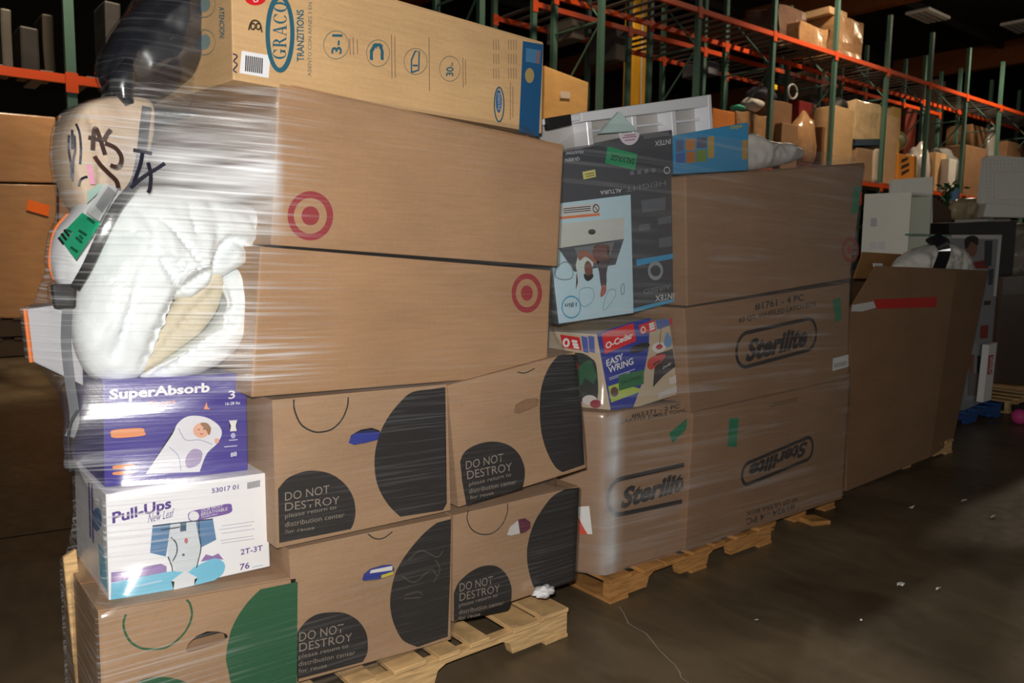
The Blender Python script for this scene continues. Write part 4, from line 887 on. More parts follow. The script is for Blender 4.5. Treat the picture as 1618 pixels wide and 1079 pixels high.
decal(gy, 'red_tape', FQ, [(1381, 473), (1480, 469), (1479, 485), (1384, 488)], flat(196, 34, 26, .35)); decal(gy, 'white_tape', FQ, [(1346, 482), (1380, 476), (1384, 486), (1362, 492), (1345, 492)], flat(206, 206, 204, .35))
o = mesh_obj('torn_flap', hexbm([P(x, y, plane(3.0)) for x, y in ((1364, 398), (1432, 402), (1430, 440), (1350, 440))], YH * .012), cardboard('kraft_flap', srgb(160, 116, 72)), gy)
mesh_obj('paper_scrap', hexbm([P(x, y, plane(2.95)) for x, y in ((1381, 416), (1394, 416), (1396, 422), (1382, 422))], YH * .01), WHITE, gy)
WLAM = mat('white_laminate', srgb(246, 245, 232), .4, var=.03)
FC = plane(3.0); c0 = P(1440, 303, FC); czb = P(1432, 402, FC).z; cx1 = P(1473, 318, FC).x
cy1 = P(1366, 305, (V((c0.x, 0, 0)), V((1, 0, 0)))).y
cbn = empty('white_cabinet', V((c0.x, 3.0, czb)), 'white laminate cabinet carcass open at one side, standing in the tall carton', 'cabinet')
GRLAM = mat('grey_laminate', srgb(196, 200, 184), .5)
mesh_obj('side_panel', boxbm(c0.x, c0.x + .02, 3.0, cy1, czb, c0.z, .002), WLAM, cbn); mesh_obj('side_panel', boxbm(cx1 - .02, cx1, 3.0, cy1, czb, c0.z, .002), GRLAM, cbn)
mesh_obj('top_panel', boxbm(c0.x + .02, cx1 - .02, 3.0, cy1, c0.z - .02, c0.z), WLAM, cbn); mesh_obj('bottom_panel', boxbm(c0.x + .02, cx1 - .02, 3.0, cy1, czb, czb + .02), WLAM, cbn)
mesh_obj('back_panel', boxbm(c0.x + .02, cx1 - .02, cy1 - .01, cy1, czb + .02, c0.z - .02), GRLAM, cbn)
FCS = (V((c0.x, 0, 0)), V((1, 0, 0)))
for k in (0, 1): decal(cbn, 'white_square', FCS, [(1374 + 14 * k, 382), (1386 + 14 * k, 382), (1386 + 14 * k, 394), (1374 + 14 * k, 394)], WHITE, .003)  # two small plain white squares on the side panel
decal(cbn, 'grey_label', FCS, [(1376, 345), (1386, 344), (1386, 358), (1376, 358)], flat(200, 200, 206), .003)
WB4 = quadpx(plane(3.95, -52, 7.6), (1409, 284), (1474, 279), (1494, 325), (1409, 325)); WB4[2].z = 0; WB4[3].z = 0
thing('white_board', hexbm(WB4, YH * .02), mat('pale_laminate', srgb(246, 245, 232), .45), 'pale white board standing behind the white cabinet', 'board')
thing('brown_board', hexbm(quadpx(plane(3.5), (1474, 310), (1503, 332), (1500, 400), (1468, 392)), YH * .02), mat('dark_brown_board', srgb(92, 62, 38), .5), 'dark brown board leaning beside the open white cabinet', 'board')
bm = hexbm(quadpx(plane(2.93), (1440, 369), (1504, 371), (1504, 374), (1440, 372)), YH * .05, .002)
thing('glass_shelf', bm, mat('green_glass_edge', srgb(120, 176, 150), .1, trans=.3), 'thin green-edged glass shelf lying above the tall carton', 'shelf')
BAGW = mat('glossy_white_bag', srgb(240, 238, 230), .25, var=.04)
wb = thing('wrapped_bundle', cushion([(1412, 425), (1425, 408), (1450, 392), (1480, 384), (1505, 388), (1525, 402), (1535, 425), (1530, 450), (1420, 450)], plane(2.85), .12, .12, [([(1460, 390), (1450, 425)], .03, .2)], noise_amp=.012, seed=6), BAGW, 'glossy white plastic bundle with a dark band poking out of the tall carton', 'bundle', smooth=True)
mesh_obj('dark_band', strap_ribbon(catmull([P(x, y, plane(Y)) for x, y, Y in ((1476, 372, 2.80), (1488, 386, 2.73), (1492, 400, 2.71), (1482, 428, 2.71))]), .085), mat('shiny_black_band', srgb(36, 36, 38), .2), wb)
mesh_obj('bundle_knot', cushion([(1465, 380), (1474, 374), (1492, 374), (1498, 384), (1480, 390)], plane(2.82), .04, .04, seed=1), INK, wb, True)

# ------------------------------------------------------------------ pallets farther along the row
BLUEP = mat('blue_pallet_paint', srgb(40, 84, 150), .5)
p5 = pallet(7.35, 8.75, 3.0, 1.0, 'blue painted wooden pallet beyond the tall open carton', BLUEP, .14, nb=6)
FV = plane(3.06)
tvf = quadpx(FV, (1496, 371), (1583, 371), (1560, 632), (1498, 660))
tv = thing('television_carton', hexbm(tvf, YH * .22, .004, 2), flat(150, 152, 158, .35), 'tall flat carton with white rim and photo print beyond the tall open carton', 'carton')
decal(tv, 'white_rim', FV, [(1496, 371), (1583, 371), (1574, 468), (1569, 468), (1577, 378), (1496, 376)], WHITE)
decal(tv, 'face_picture', FV, [q for q in ell(1535, 392, 9, 14)], flat(150, 104, 86)); decal(tv, 'face_picture', FV, sm([(1524, 378), (1535, 372), (1545, 376), (1544, 388), (1534, 382), (1526, 394)], True, 3), flat(52, 36, 32), .003)
decal(tv, 'shirt_picture', FV, [(1538, 414), (1560, 410), (1562, 424), (1540, 424)], flat(150, 50, 44)); decal(tv, 'red_logo', FV, [(1549, 515), (1562, 513), (1560, 534), (1548, 535)], flat(150, 56, 46))
for i, (x0, y0, x1, y1, c) in enumerate(((1556, 380, 1568, 420, (70, 72, 78)), (1562, 425, 1570, 450, (60, 84, 88)), (1555, 475, 1566, 482, (70, 60, 56)), (1544, 562, 1552, 600, (50, 60, 62)), (1530, 590, 1546, 625, (120, 114, 112)), (1532, 560, 1540, 590, (140, 92, 66)), (1552, 545, 1560, 570, (80, 110, 112)))):
    decal(tv, 'printed_picture', FV, [(x0, y0), (x1, y0), (x1 - 2, y1), (x0 - 1, y1)], flat(*c), .002)
tp = thing('label_panel', hexbm(quadpx(plane(2.98), (1563, 545), (1576, 541), (1566, 632), (1553, 636)), YH * .06, .003), WHITE, 'narrow white carton with a red name strip beside the photo carton', 'carton')
decal(tp, 'red_strip', plane(2.98), [(1562, 562), (1570, 560), (1568, 590), (1560, 592)], flat(190, 30, 50)); text(tp, plane(2.98), 'canon', (1568, 589), (1570, 563), (1562, 590), WHITE, bold=.02)
bf2 = quadpx(plane(3.2), (1500, 352), (1607, 348), (1600, 436), (1500, 440))
bk2 = thing('black_cabinet', hexbm(bf2, V((.05, .5, 0)), .006, 2), mat('black_laminate', srgb(26, 24, 24), .4), 'black flat-pack furniture box behind the photo-printed carton', 'furniture')
mesh_obj('pale_top_sheet', hexbm(quadpx(plane(3.2), (1560, 346), (1596, 346), (1596, 350), (1560, 350)), YH * .3), flat(190, 186, 180), bk2)
p6 = pallet(8.95, 10.3, 3.0, 1.0, 'wooden pallet at the far end of the row under dark wrapped goods', WOODM, .13, nb=6)
wr = thing('wrapped_load', hexbm(quadpx(plane(3.02), (1585, 436), (1650, 432), (1640, 612), (1574, 606)), YH * .9, .02, 3), mat('dark_wrapped_carton', srgb(84, 68, 56), .22, var=.15, scale=5, bump=.2, coat=.3), 'dark brown film-wrapped load at the far end of the row', 'load')
bs = bmesh.new()
thing('plastic_bundle', cushion([(1585, 360), (1618, 352), (1660, 360), (1660, 435), (1590, 436), (1600, 400)], plane(3.3), .15, .2, noise_amp=.02, seed=12), mat('murky_film', srgb(150, 142, 128), .2, var=.2, scale=8, bump=.3), 'murky film-wrapped bundle lying on the dark wrapped load', 'bundle', smooth=True)
# translucent woven chair shell
FR = plane(3.35, -38, 8.6); FU = V((FR[1].y, -FR[1].x, 0)); SHELL = mat('translucent_shell', srgb(226, 223, 216), .28, var=.06, scale=40)
o1 = sm([(1556, 252), (1562, 247), (1580, 246), (1620, 249), (1660, 252)], n=4) + [(1660, 326), (1612, 328), (1555, 326), (1548, 320)]
bm = bmesh.new(); A = [bm.verts.new(P(x, y, FR)) for x, y in o1]; fce = bm.faces.new(A); ex = bmesh.ops.extrude_face_region(bm, geom=[fce]); bmesh.ops.translate(bm, vec=(0, .03, 0), verts=[g for g in ex['geom'] if isinstance(g, bmesh.types.BMVert)]); bmesh.ops.recalc_face_normals(bm, faces=bm.faces[:])
ch = thing('plastic_chair', bm, SHELL, 'translucent white plastic chair shell upended on top of the far load', 'chair')
mesh_obj('seat_lip', hexbm(quadpx(FR, (1548, 322), (1660, 326), (1664, 346), (1542, 344)), FR[1] * -.12, .015, 2), SHELL, ch)
bm = bmesh.new()
for i in range(17):
    for j in range(13):
        c = P(1558 + i * 5.6, 254 + j * 5.4, FR); r = .011
        vs = [bm.verts.new(c + FU * sx * r + V((0, 0, sz * r)) - FR[1] * .002) for sx, sz in ((-1, -1), (1, -1), (1, 1), (-1, 1))]; ct = bm.verts.new(c - FR[1] * .012)
        for k in range(4): bm.faces.new((vs[k], vs[(k + 1) % 4], ct))
o = mesh_obj('weave_pattern', bm, SHELL, ch); o['kind'] = 'stuff'
mesh_obj('inset_panel', hexbm(quadpx(FR, (1572, 272), (1660, 272), (1660, 316), (1572, 316)), FR[1] * -.014, .006), SHELL, ch)
thing('magazine_roll', tubebm([P(1509, 298, plane(4.0)), P(1505, 342, plane(4.0))], .05, 14), flat(120, 160, 200), 'upright pale blue tube standing beside the green plant', 'tube')
bmw = cushion([(1508, 318), (1535, 312), (1552, 322), (1552, 345), (1510, 348)], plane(3.7), .1, .1, noise_amp=.02, seed=20)
thing('bagged_goods', bmw, mat('clear_bag_goods', srgb(190, 176, 140), .2, var=.2, scale=10), 'lumpy clear bag of goods on top of the black furniture box', 'bag', smooth=True)
bm = bmesh.new()
for i in range(60):
    c = P(random.uniform(1486, 1512), random.uniform(292, 335), plane(4.1)) + V((random.uniform(-.05, .05), random.uniform(-.1, .1), 0)); a = V((random.uniform(-1, 1), random.uniform(-1, 1), random.uniform(-.3, 1))).normalized() * .09; s = a.orthogonal().normalized() * .03
    bm.faces.new([bm.verts.new(c), bm.verts.new(c + a * .5 + s), bm.verts.new(c + a), bm.verts.new(c + a * .5 - s)])
pl_ = thing('artificial_plant', bm, flat(40, 92, 48), 'green leafy plant standing behind the brown board', 'plant'); mesh_obj('stem', tubebm([V((P(1498, 345, plane(4.1)).x, 4.1, .2)), P(1499, 305, plane(4.1))], .015, 6), flat(70, 60, 40), pl_)
px0 = P(1498, 345, plane(4.1)).x; mesh_obj('pot', tubebm([(px0, 4.1, 0), (px0, 4.1, .3)], [.11, .15], 14), flat(70, 60, 52), pl_)
bc = P(1611, 661, hplane(.06)); bm = bmesh.new(); bmesh.ops.create_icosphere(bm, subdivisions=3, radius=.075)
bmesh.ops.translate(bm, vec=bc + V((0, 0, .015)), verts=bm.verts); thing('pink_ball', bm, flat(206, 70, 130), 'small pink ball on the floor at the far end of the row', 'ball', smooth=True)
thing('black_case', hexbm(quadpx(plane(2.95), (1606, 640), (1640, 640), (1640, 660), (1606, 656)), YH * .2, .01, 2), INK, 'black case on the floor behind the pink ball', 'case')

# ------------------------------------------------------------------ goods on the racking
WRAPB = mat('wrapped_brown', srgb(170, 130, 92), .2, var=.3, scale=7, bump=1.0, coat=.8); DKB = cardboard('kraft_shade', srgb(124, 92, 66)); PALE = cardboard('kraft_pale', srgb(206, 170, 130)); ORC = cardboard('orange_carton', srgb(214, 128, 58))
DECK = {'l': ZL + .066, 'u': ZU + .066}
def good(name, label, cat, x0, x1, ytop, m_, y=9.25, base='l', dep=.7, ybot=None, bev=.02, group='goods stored on the racking', soft=False, tilt=0):
    pl = plane(y); a = P(x0, ytop, pl); b = P(x1, ytop, pl); zb = DECK[base] if ybot is None else P((x0 + x1) / 2, ybot, pl).z; zt = max(a.z, zb + .1)
    if soft:
        cx, cz, rx, rz = (a.x + b.x) / 2, (zt + zb) / 2, (b.x - a.x) / 2, (zt - zb) / 2; bm = bmesh.new(); bmesh.ops.create_icosphere(bm, subdivisions=3, radius=1)
        for v in bm.verts:
            n = 1 + .35 * noise.noise(v.co * 1.7 + V((x0, ytop, 0))); v.co = V((cx + v.co.x * rx * n, y + dep / 2 + v.co.y * dep / 2, cz + max(-1, v.co.z * n) * rz))
        return thing(name, bm, m_, label, cat, group, True)
    bm = hexbm([V((a.x, y, zt)), V((b.x, y, zt + tilt)), V((b.x, y, zb)), V((a.x, y, zb))], V((0, dep, 0)), bev, 2)
    bmesh.ops.subdivide_edges(bm, edges=bm.edges[:], cuts=4, use_grid_fill=True); am = .05 if 'wrap' in m_.name or 'shiny' in m_.name else .012
    for v in bm.verts:
        q_ = v.co * 2.6 + V((x0, ytop, 0)); v.co += V((noise.noise(q_), noise.noise(q_ + V((9, 0, 0))), 0 if v.co.z < zb + .02 else noise.noise(q_ + V((0, 9, 0))))) * am
    return thing(name, bm, m_, label, cat, group)
oc = good('drum_carton', 'amber-lit wrapped brown carton on the rack just past the long top carton', 'carton', 861, 930, 103, cardboard('amber_carton', srgb(238, 186, 116)), tilt=-.12)
decal(oc, 'white_label', plane(9.25), [(884, 144), (900, 146), (899, 156), (884, 155)], flat(240, 220, 200), .02)
good('carton', 'orange-brown carton on the rack peeking out beside the clear lid', 'carton', 1126, 1163, 170, ORC)
good('carton', 'film-wrapped brown carton on the rack, under the teal cap', 'carton', 1163, 1212, 174, WRAPB)
good('cap', 'small teal cap lying on a wrapped carton on the rack', 'cap', 1168, 1184, 163, flat(60, 170, 150), ybot=174, soft=True, dep=.3)
good('bag', 'white stuffed bag with dark strap on the rack by the green post', 'bag', 1190, 1216, 150, flat(190, 184, 176), ybot=175, soft=True, dep=.4)
good('toy_bundle', 'heap of dark odds and ends wrapped together on the rack', 'bundle', 1200, 1240, 131, flat(70, 66, 84), ybot=160, soft=True, dep=.5, y=9.5)
good('toy', 'tiny yellow toy topping the dark bundle on the rack', 'toy', 1224, 1229, 134, flat(240, 200, 30), ybot=142, dep=.1, y=9.3)
cen = P(1252, 145, plane(9.3)); bm = bmesh.new(); tube(bm, [cen + V((cos(a) * .16, 0, sin(a) * .14)) for a in [2 * pi * k / 20 for k in range(21)]], .025, 6)
thing('wheel_rim', bm, flat(150, 150, 150, .3), 'grey ring-shaped wheel rim among goods on the rack', 'wheel', 'goods stored on the racking', True)
good('carton', 'brown carton with orange strip on the rack, right of the first post', 'carton', 1222, 1253, 157, DKB)
good('carton', 'small brown carton on the rack in front of the orange-strip carton', 'carton', 1236, 1262, 193, KRAFT_D, y=9.1, dep=.3)
good('carton', 'dark red carton standing high on the rack', 'carton', 1264, 1288, 158, flat(110, 22, 22), y=9.5)
good('sack', 'tall pale brown wrapped sack on the rack below the dark red carton', 'sack', 1268, 1304, 175, WRAPB, y=9.1, soft=True, dep=.5)
good('bag', 'big black plastic bag on the rack beside the second post', 'bag', 1288, 1320, 150, mat('black_bag', srgb(16, 16, 18), .3), y=9.6, soft=True)
good('carton', 'tall narrow tan carton on the rack', 'carton', 1320, 1351, 166, KRAFT_L, y=9.1)
good('bag', 'black bag slumped over the tall narrow tan carton', 'bag', 1328, 1349, 150, INK, y=9.1, ybot=182, soft=True, dep=.4)
wp = good('wrapped_load', 'shiny film-wrapped tan load bound with a blue strap on the rack', 'load', 1353, 1412, 157, mat('shiny_tan', srgb(214, 184, 142), .16, var=.25, scale=6, bump=1.0, coat=.9), y=9.1, ybot=226)
mesh_obj('blue_strap', hexbm(quadpx(plane(9.08), (1353, 220), (1402, 219), (1402, 229), (1353, 230)), YH * .7), flat(60, 76, 92), wp)
good('carton', 'open brown carton under the blue-strapped load on the rack', 'carton', 1353, 1381, 232, KRAFT, y=9.1)
good('cylinder_pack', 'white paper roll under the blue-strapped load on the rack', 'roll', 1382, 1401, 232, flat(214, 200, 180), y=9.1, dep=.4, bev=.08)
good('carton', 'tall pale carton standing on end on the rack beside the blue-strapped load', 'carton', 1402, 1421, 182, PALE, y=9.05)
good('carton', 'small yellow carton on top behind the tall pale carton', 'carton', 1411, 1425, 168, flat(214, 176, 96), y=9.3)
good('bag', 'colourful lumpy bag sitting on orange boxes on the rack', 'bag', 1420, 1444, 203, flat(150, 148, 110), ybot=240, soft=True, dep=.5)
ob2 = good('carton', 'orange carton with black hazard stripes on the rack', 'carton', 1421, 1450, 242, flat(220, 140, 50), y=9.1)
strips(ob2, 'hazard_stripe', plane(9.1), [[(1424, 254), (1434, 250)], [(1424, 264), (1436, 259)], [(1424, 274), (1436, 268)]], .06, INK, .01)
good('bag', 'silvery white bag on the rack by the fourth post', 'bag', 1456, 1482, 226, flat(214, 206, 200, .25), soft=True, dep=.5)
good('carton', 'small tan carton on the rack beside the silvery white bag', 'carton', 1479, 1496, 240, KRAFT_L)
good('bag', 'black and white crumpled bags heaped on the rack', 'bag', 1494, 1530, 226, flat(130, 130, 128, .25), soft=True)
good('carton', 'brown strapped carton on the rack near the far posts', 'carton', 1527, 1560, 228, KRAFT_D)
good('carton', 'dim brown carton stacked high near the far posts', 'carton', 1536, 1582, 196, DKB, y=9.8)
good('bag', 'shiny silver foil bag on the rack at the far end', 'bag', 1569, 1590, 204, mat('silver_foil', srgb(200, 196, 190), .15, metal=.6, bump=.5), soft=True, dep=.4)
good('carton', 'dark brown carton on the rack past the silver foil bag', 'carton', 1592, 1640, 222, DKB)
good('carton', 'plain kraft carton low on the rack behind the dark red carton', 'carton', 1300, 1322, 200, DKB, y=9.3)
good('bag', 'clear glinting bag tucked by the third rack post', 'bag', 1440, 1458, 236, flat(170, 160, 140, .2), soft=True, dep=.4)
good('carton', 'small white carton in front of the black and white bags', 'carton', 1500, 1512, 250, flat(226, 222, 214), y=9.05, dep=.2)
good('bag', 'orange and tan lumpy bag low on the rack by the strapped carton', 'bag', 1556, 1574, 240, flat(190, 120, 60, .3), soft=True, dep=.4)
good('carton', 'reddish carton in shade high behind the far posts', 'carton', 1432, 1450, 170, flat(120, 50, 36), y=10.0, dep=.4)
bm = bmesh.new(); a = P(1483, 100, plane(14.5)); b = P(1497, 100, plane(14.5)); box(bm, a.x, b.x, 14.5, 14.5 + .3, 0, 8.55, .02)
bcol = structure('beige_column', bm, mat('beige_column_paint', srgb(190, 172, 148), .7)); bcol['label'] = 'beige building column behind the far rack posts'
# upper level
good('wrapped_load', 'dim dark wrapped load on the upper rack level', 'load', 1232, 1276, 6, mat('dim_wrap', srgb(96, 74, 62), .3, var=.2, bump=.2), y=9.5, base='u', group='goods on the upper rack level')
good('carton', 'open amber carton glinting on the upper rack level', 'carton', 1264, 1312, 32, WRAPB, y=9.2, base='u', group='goods on the upper rack level', dep=.8)
good('wrapped_load', 'tall wrapped brown load on the upper rack level', 'load', 1326, 1366, 22, WRAPB, y=9.2, base='u', group='goods on the upper rack level', dep=.8)
good('carton', 'small pale carton topping the tall wrapped load', 'carton', 1312, 1340, 9, PALE, y=9.3, ybot=26, base='u', group='goods on the upper rack level')
# dim goods deep in the rack, left and middle
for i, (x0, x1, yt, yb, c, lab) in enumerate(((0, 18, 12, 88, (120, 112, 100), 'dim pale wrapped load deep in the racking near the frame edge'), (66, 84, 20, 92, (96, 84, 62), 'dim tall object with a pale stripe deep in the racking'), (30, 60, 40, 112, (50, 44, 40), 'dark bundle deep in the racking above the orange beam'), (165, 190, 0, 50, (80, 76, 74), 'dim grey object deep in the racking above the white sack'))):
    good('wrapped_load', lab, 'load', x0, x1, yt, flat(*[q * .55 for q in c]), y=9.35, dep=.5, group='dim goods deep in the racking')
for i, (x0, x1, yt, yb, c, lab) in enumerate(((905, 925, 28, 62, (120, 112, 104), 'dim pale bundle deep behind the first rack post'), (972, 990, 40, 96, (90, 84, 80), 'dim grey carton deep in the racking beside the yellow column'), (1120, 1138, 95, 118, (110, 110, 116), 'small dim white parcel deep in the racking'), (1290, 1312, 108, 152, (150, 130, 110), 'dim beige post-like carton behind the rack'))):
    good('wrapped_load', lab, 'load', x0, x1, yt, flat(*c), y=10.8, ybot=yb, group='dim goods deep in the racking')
# dark shelf goods on far racks: red beam row
# stacked wrapped cartons beyond, seen at the frame's near edge
FL_ = plane(13.0)
def far_carton(px, lab, m_, dep=1.1, y=13.0):
    f = quadpx(plane(y), *px); return thing('far_carton', hexbm(f, YH * dep, .02, 2), m_, lab, 'carton', 'film-wrapped cartons stacked beyond the rack')
SHB = mat('film_brown', srgb(176, 132, 92), .25, var=.22, scale=4, bump=.6, coat=.6, stretch=(1, 1, 3))
zf = P(0, 503, FL_).z
far_carton([(-60, 172), (88, 185), (90, 289), (-60, 286)], 'upper wrapped brown carton with bright glare, beyond the rack', SHB)
fc = far_carton([(-60, 289), (90, 292), (92, 505), (-60, 501)], 'lower wrapped brown carton with an orange sticker, beyond the rack', SHB)
decal(fc, 'orange_sticker', FL_, [(44, 315), (78, 325), (76, 342), (41, 332)], flat(240, 110, 30), .03)
far_carton([(92, 182), (150, 186), (150, 300), (93, 292)], 'upper narrow brown carton beside the glaring one, beyond the rack', SHB)
far_carton([(93, 294), (150, 300), (150, 507), (95, 505)], 'lower narrow brown carton behind the white sack, beyond the rack', SHB)
pa = P(-60, 505, FL_).x; pb = P(150, 505, FL_).x
for k in range(2):
    z0 = .0 + k * (zf / 2)
    pt = empty('wooden_pallet', ((pa + pb) / 2, 13.5, z0), ('lower' if k == 0 else 'upper') + ' of two dark pallets under the far wrapped cartons', 'pallet')
    for yy in (13.0, 13.5, 14.0): mesh_obj('stringer', boxbm(pa, pb, yy, yy + .06, z0 + .02, z0 + zf / 2 - .03), flat(70, 54, 40), pt)
    for j in range(6): xa = pa + (pb - pa - .15) * j / 5; mesh_obj('deck_board', boxbm(xa, xa + .15, 12.98, 14.1, z0 + zf / 2 - .03, z0 + zf / 2 - .001), flat(80, 62, 46), pt)

# ------------------------------------------------------------------ ceiling lights
def fixture(c, lab):
    f = empty('ceiling_light', c, lab, 'light')
    mesh_obj('housing', boxbm(c.x - .7, c.x + .7, c.y - .35, c.y + .35, c.z, c.z + .09, .02), flat(236, 234, 228), f)
    for k in range(4): mesh_obj('tube', tubebm([(c.x - .62, c.y - .24 + k * .16, c.z - .015), (c.x + .62, c.y - .24 + k * .16, c.z - .015)], .02, 8), flat(150, 146, 140), f)
    for sx in (-1, 1): mesh_obj('hanger', tubebm([(c.x + sx * .6, c.y, c.z + .08), (c.x + sx * .6, c.y, 9.4)], .008, 6), INK_W, f)
fixture(P(1466, 27, hplane(8.6)), 'unlit pale ceiling light fixture hanging over the aisle')
fixture(P(1612, 44, hplane(8.9)), 'second dim ceiling light fixture nearer the frame corner')
for i, (lx, ly) in enumerate(((2, 7.4), (7.5, 7.2), (15, 7.2), (23, 7.2), (13.2, 12.1))):  # housings added above the view to go with the fill spots
    fixture(V((lx, ly, 8.3)), ('added unseen fill lamp high above the far wrapped cartons', 'added unseen fill lamp above the aisle near the yellow column', 'added unseen fill lamp above the aisle by the rack middle', 'added unseen fill lamp above the aisle at the far rack end', 'added unseen fill lamp behind the racking by the yellow column')[i])

# ------------------------------------------------------------------ stretch film
def hull_rows(objs, zs, ctr, ncol, off):
    rows = []
    segs = []
    for ob in objs:
        for o in [ob] + list(ob.children):
            if o.type != 'MESH' or any(k in o.name for k in ('lettering', 'print', 'picture')): continue
            b = world_loc(o); vs = [v.co + b for v in o.data.vertices]
            segs += [(vs[e.vertices[0]], vs[e.vertices[1]]) for e in o.data.edges]
    for z in zs:
        pts = []
        for a, b in segs:
            if (a.z - z) * (b.z - z) <= 0 and abs(a.z - b.z) > 1e-6:
                t = (z - a.z) / (b.z - a.z); pts.append((a.x + (b.x - a.x) * t, a.y + (b.y - a.y) * t))
        if len(pts) < 3: rows.append(None); continue
        big = [(x + off * cos(k * pi / 4), y + off * sin(k * pi / 4)) for x, y in pts for k in range(8)]
        h = [big[i] for i in convex_hull_2d([V(p) for p in big])]; n = len(h); r = []
        for k in range(ncol):
            a = 2 * pi * k / ncol; dx, dy = cos(a), sin(a); best = 0
            for i in range(n):
                x1, y1 = h[i][0] - ctr[0], h[i][1] - ctr[1]; x2, y2 = h[(i + 1) % n][0] - ctr[0], h[(i + 1) % n][1] - ctr[1]
                ex, ey = x2 - x1, y2 - y1; den = dx * ey - dy * ex
                if abs(den) < 1e-12: continue
                t = (x1 * ey - y1 * ex) / den; u = (x1 * dy - y1 * dx) / den
                if t > 0 and -1e-6 <= u <= 1 + 1e-6: best = max(best, t)
            r.append(best)
        rows.append(r)
    return rows
def wrap(name, label, objs, z0, z1, dz, ctr, m_, ncol=480, off=.008, slack=5, pull=lambda v: 1.0, painted_glare=lambda v: 0.0):
    zs = [z0 + i * dz for i in range(int((z1 - z0) / dz) + 1)]
    rows = hull_rows(objs, zs, ctr, ncol, off)
    ok = [i for i, r in enumerate(rows) if r]; rows = [rows[i] for i in ok]; zs = [zs[i] for i in ok]
    R = len(rows)
    for _ in range(2):   # film bridges from one bulge to the next and never cuts into the goods
        rows = [[max(rows[i][k], sum(rows[j][k] for j in range(max(0, i - slack), min(R, i + slack + 1))) / (min(R, i + slack + 1) - max(0, i - slack))) for k in range(ncol)] for i in range(R)]
    me = bpy.data.meshes.new(name); vs = []; fs = []; uv = []
    ulen = [0]; mid = rows[R // 2]
    for k in range(ncol):
        a, b = 2 * pi * k / ncol, 2 * pi * (k + 1) / ncol; r1, r2 = mid[k], mid[(k + 1) % ncol]
        ulen.append(ulen[-1] + sqrt((r1 * cos(a) - r2 * cos(b)) ** 2 + (r1 * sin(a) - r2 * sin(b)) ** 2))
    for i, r in enumerate(rows):
        for k in range(ncol + 1):
            a = 2 * pi * k / ncol; wv = .0025 * noise.noise(V((ulen[k] * 2.2, zs[i] * 38, 3))) + .002 * noise.noise(V((ulen[k] * 7, zs[i] * 16, 8)))
            q = r[k % ncol] + abs(wv); vs.append((ctr[0] + q * cos(a), ctr[1] + q * sin(a), zs[i])); uv.append((ulen[k], zs[i]))
    for i in range(R - 1):
        for k in range(ncol): a = i * (ncol + 1) + k; fs.append((a, a + 1, a + ncol + 2, a + ncol + 1))
    me.from_pydata(vs, [], fs); ul = me.uv_layers.new(name='UVMap')
    for lp_ in me.loops: ul.data[lp_.index].uv = uv[lp_.vertex_index]
    for p in me.polygons: p.use_smooth = True
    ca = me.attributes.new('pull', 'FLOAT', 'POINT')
    cv_ = me.attributes.new('painted_glare', 'FLOAT', 'POINT')
    for i, v in enumerate(vs): ca.data[i].value = pull(v); cv_.data[i].value = painted_glare(v)
    me.materials.append(m_); o = bpy.data.objects.new(name, me); COL.objects.link(o); tag(o, label, 'stretch film', 'stretch film around the loads'); return o
bpy.context.view_layer.update()
LOAD1 = [gp, mp_, rp, lp, bp_, bA, bB, pu, sa, pil, bag, wsk, tub, st]
film1 = wrap('stretch_film', 'clear streaky stretch film wound around the nearest load', LOAD1, .10, 2.02, .016, (1.2, 2.55), film('film_near', .012, .85, gl=.5, rough=.24, su=2.2, sv=105), pull=lambda v: min(1, max(.10, 1 - (v[0] - (.9 if v[2] > 1.15 else .6)) / .3)), painted_glare=lambda v: .9 * math.exp(-((v[2] - 1.76) / .13) ** 2) * max(0, min(1, (v[0] - .5) / .2)) * max(0, min(1, (.985 - v[0]) / .03)) * (v[1] < 2.6))  # last mask paints whitish flash glare beside the upper big carton
film2 = wrap('stretch_film', 'clear glossy film pulled tight over the dark padded seat', [blk], 1.92, 2.55, .02, tuple((sum((v.co for v in blk.data.vertices), V()) / len(blk.data.vertices) + blk.location).xy), film('film_seat', .008, .22, gl=.6, sv=70, su=1.6), 160)
LOAD2 = [s1, s2, s3, tt, ib, ob, gb]
film3 = wrap('stretch_film', 'hazy stretch film wound around the brown storage-box load', LOAD2, .10, 2.13, .02, (3.5, 2.7), film('film_second', .03, .28, rough=.25, gl=.3, su=.7, sv=26), painted_glare=lambda v: .8 * math.exp(-((v[0] - 2.535) / .04) ** 2) * (v[2] < .86) * (v[1] < 2.46))  # mask paints a bright glare strip down the drawer-tower carton's corner

# marker strokes drawn on the film and sack, stickers on the white sack
def drape(root, name, objs, strokes, wd, m_, off=.004):
    trees = []
    for o in objs:
        b = world_loc(o); trees.append(BVHTree.FromPolygons([v.co + b for v in o.data.vertices], [p.vertices[:] for p in o.data.polygons]))
    bm = bmesh.new()
    for ln in strokes:
        pts = []
        for x, y in ln:
            d = ray(x, y); hit = [h[0] for h in (t.ray_cast(CC, d) for t in trees) if h[0] is not None]
            if hit: pts.append(min(hit, key=lambda p: (p - CC).length) - d * off)
        A = []
        for i, p in enumerate(pts):
            t = (pts[min(i + 1, len(pts) - 1)] - pts[max(i - 1, 0)]); n = (CC - p).normalized()
            if t.length < 1e-6: continue
            s = t.normalized().cross(n).normalized() * wd * .5; A.append((bm.verts.new(p + s), bm.verts.new(p - s)))
        for a, b in zip(A, A[1:]): bm.faces.new((a[0], b[0], b[1], a[1]))
    return mesh_obj(name, bm, m_, root)
MK = mat('brown_marker', srgb(62, 40, 34), .5); MKB = mat('black_marker', srgb(30, 30, 44), .5)
S = lambda *p: sm(Zs(*p), n=5)
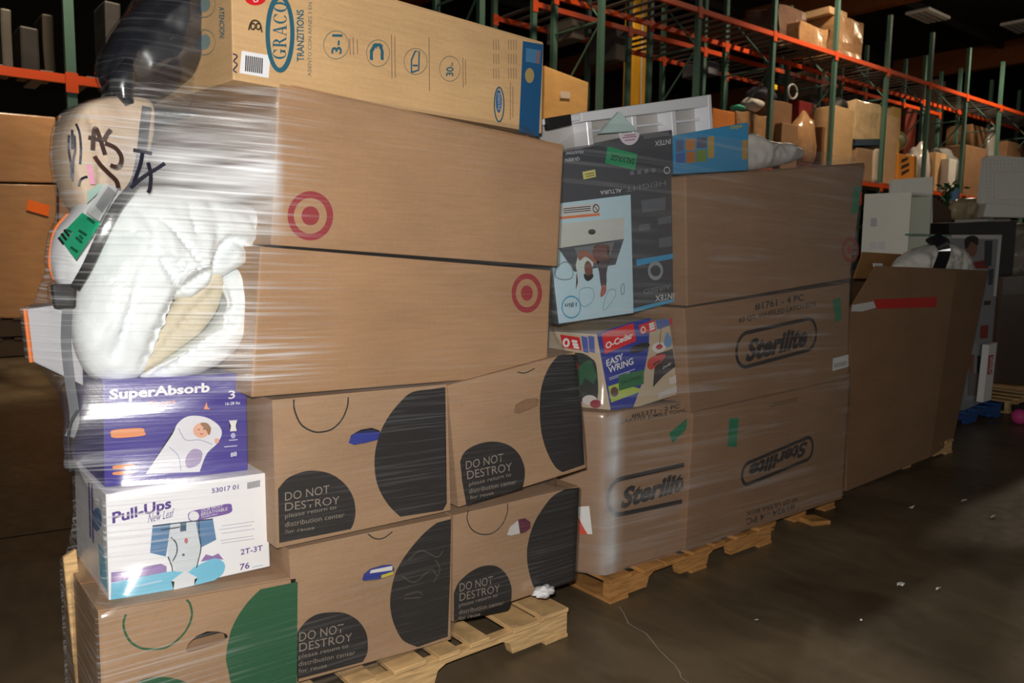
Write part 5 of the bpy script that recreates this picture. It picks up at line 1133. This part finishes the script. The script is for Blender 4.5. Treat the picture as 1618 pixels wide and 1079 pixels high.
drape(film1, 'marker_stroke', [film1], [S((250, 312), (300, 325), (355, 325)), S((275, 385), (280, 300), (290, 260), (310, 300), (345, 410)), S((335, 335), (360, 290), (378, 268)), S((345, 345), (400, 370), (435, 415), (435, 460), (410, 480), (375, 470)), S((285, 420), (320, 470), (370, 520), (410, 560), (420, 600))], .011, MK)
drape(film1, 'marker_stroke', [film1], [S((505, 385), (560, 395), (612, 405)), S((558, 400), (545, 470), (520, 540), (505, 590)), S((590, 455), (605, 530), (600, 600), (590, 628)), S((490, 600), (560, 540), (640, 490), (685, 460))], .010, MKB)
drape(film1, 'marker_stroke', [film1], [S((180, 235), (200, 290), (208, 380), (203, 465)), S((140, 300), (138, 380), (152, 470), (155, 540)), S((158, 270), (160, 380), (170, 300), (175, 390), (165, 440), (160, 560)), S((195, 590), (210, 550), (245, 535))], .006, MKB)
drape(film1, 'marker_stroke', [film1], [S((250, 470), (265, 520), (275, 580))], .012, flat(214, 150, 176))
def drape_quad(root, name, px, m_, n=8, off=.003, objs=None):
    objs = objs or [film1]; trees = []
    for o in objs:
        b = world_loc(o); trees.append(BVHTree.FromPolygons([v.co + b for v in o.data.vertices], [p.vertices[:] for p in o.data.polygons]))
    bm = bmesh.new(); g = {}
    for i in range(n + 1):
        for j in range(n + 1):
            u, v = i / n, j / n; x = (px[0][0] * (1 - u) + px[1][0] * u) * (1 - v) + (px[3][0] * (1 - u) + px[2][0] * u) * v; y = (px[0][1] * (1 - u) + px[1][1] * u) * (1 - v) + (px[3][1] * (1 - u) + px[2][1] * u) * v
            d = ray(x, y); hit = [h[0] for h in (t.ray_cast(CC, d) for t in trees) if h[0] is not None]
            if hit: g[i, j] = bm.verts.new(min(hit, key=lambda p: (p - CC).length) - d * off)
    for i in range(n):
        for j in range(n):
            k = [(i, j), (i + 1, j), (i + 1, j + 1), (i, j + 1)]
            if all(q in g for q in k): bm.faces.new([g[q] for q in k])
    return mesh_obj(name, bm, m_, root)
drape_quad(film1, 'green_sticker', Zs((215, 740), (320, 800), (180, 1010), (80, 880)), flat(46, 176, 128, .35)); drape_quad(film1, 'white_sticker', Zs((345, 570), (415, 605), (315, 790), (235, 740)), flat(206, 210, 212, .35), off=.004)
drape_quad(film1, 'pale_green_sticker', Zs((245, 620), (320, 570), (335, 600), (240, 690)), flat(178, 208, 198, .35), off=.0035)
drape_quad(film1, 'sticker_text_block', Zs((365, 590), (405, 625), (330, 745), (290, 700)), flat(160, 164, 168, .4), off=.0055)
drape(film1, 'sticker_print', [film1], [Zs((82 + 16 * i, 880 - 22 * i), (112 + 16 * i, 918 - 22 * i)) for i in range(3)], .008, INK, .006)
drape(film1, 'sticker_print', [film1], [Zs((125, 840), (160, 850), (150, 880)), Zs((180, 880), (215, 912)), Zs((200, 868), (220, 890)), Zs((150, 935), (190, 965)), Zs((245, 770), (285, 800)), Zs((195, 840), (240, 870))], .007, flat(24, 92, 66), .006)
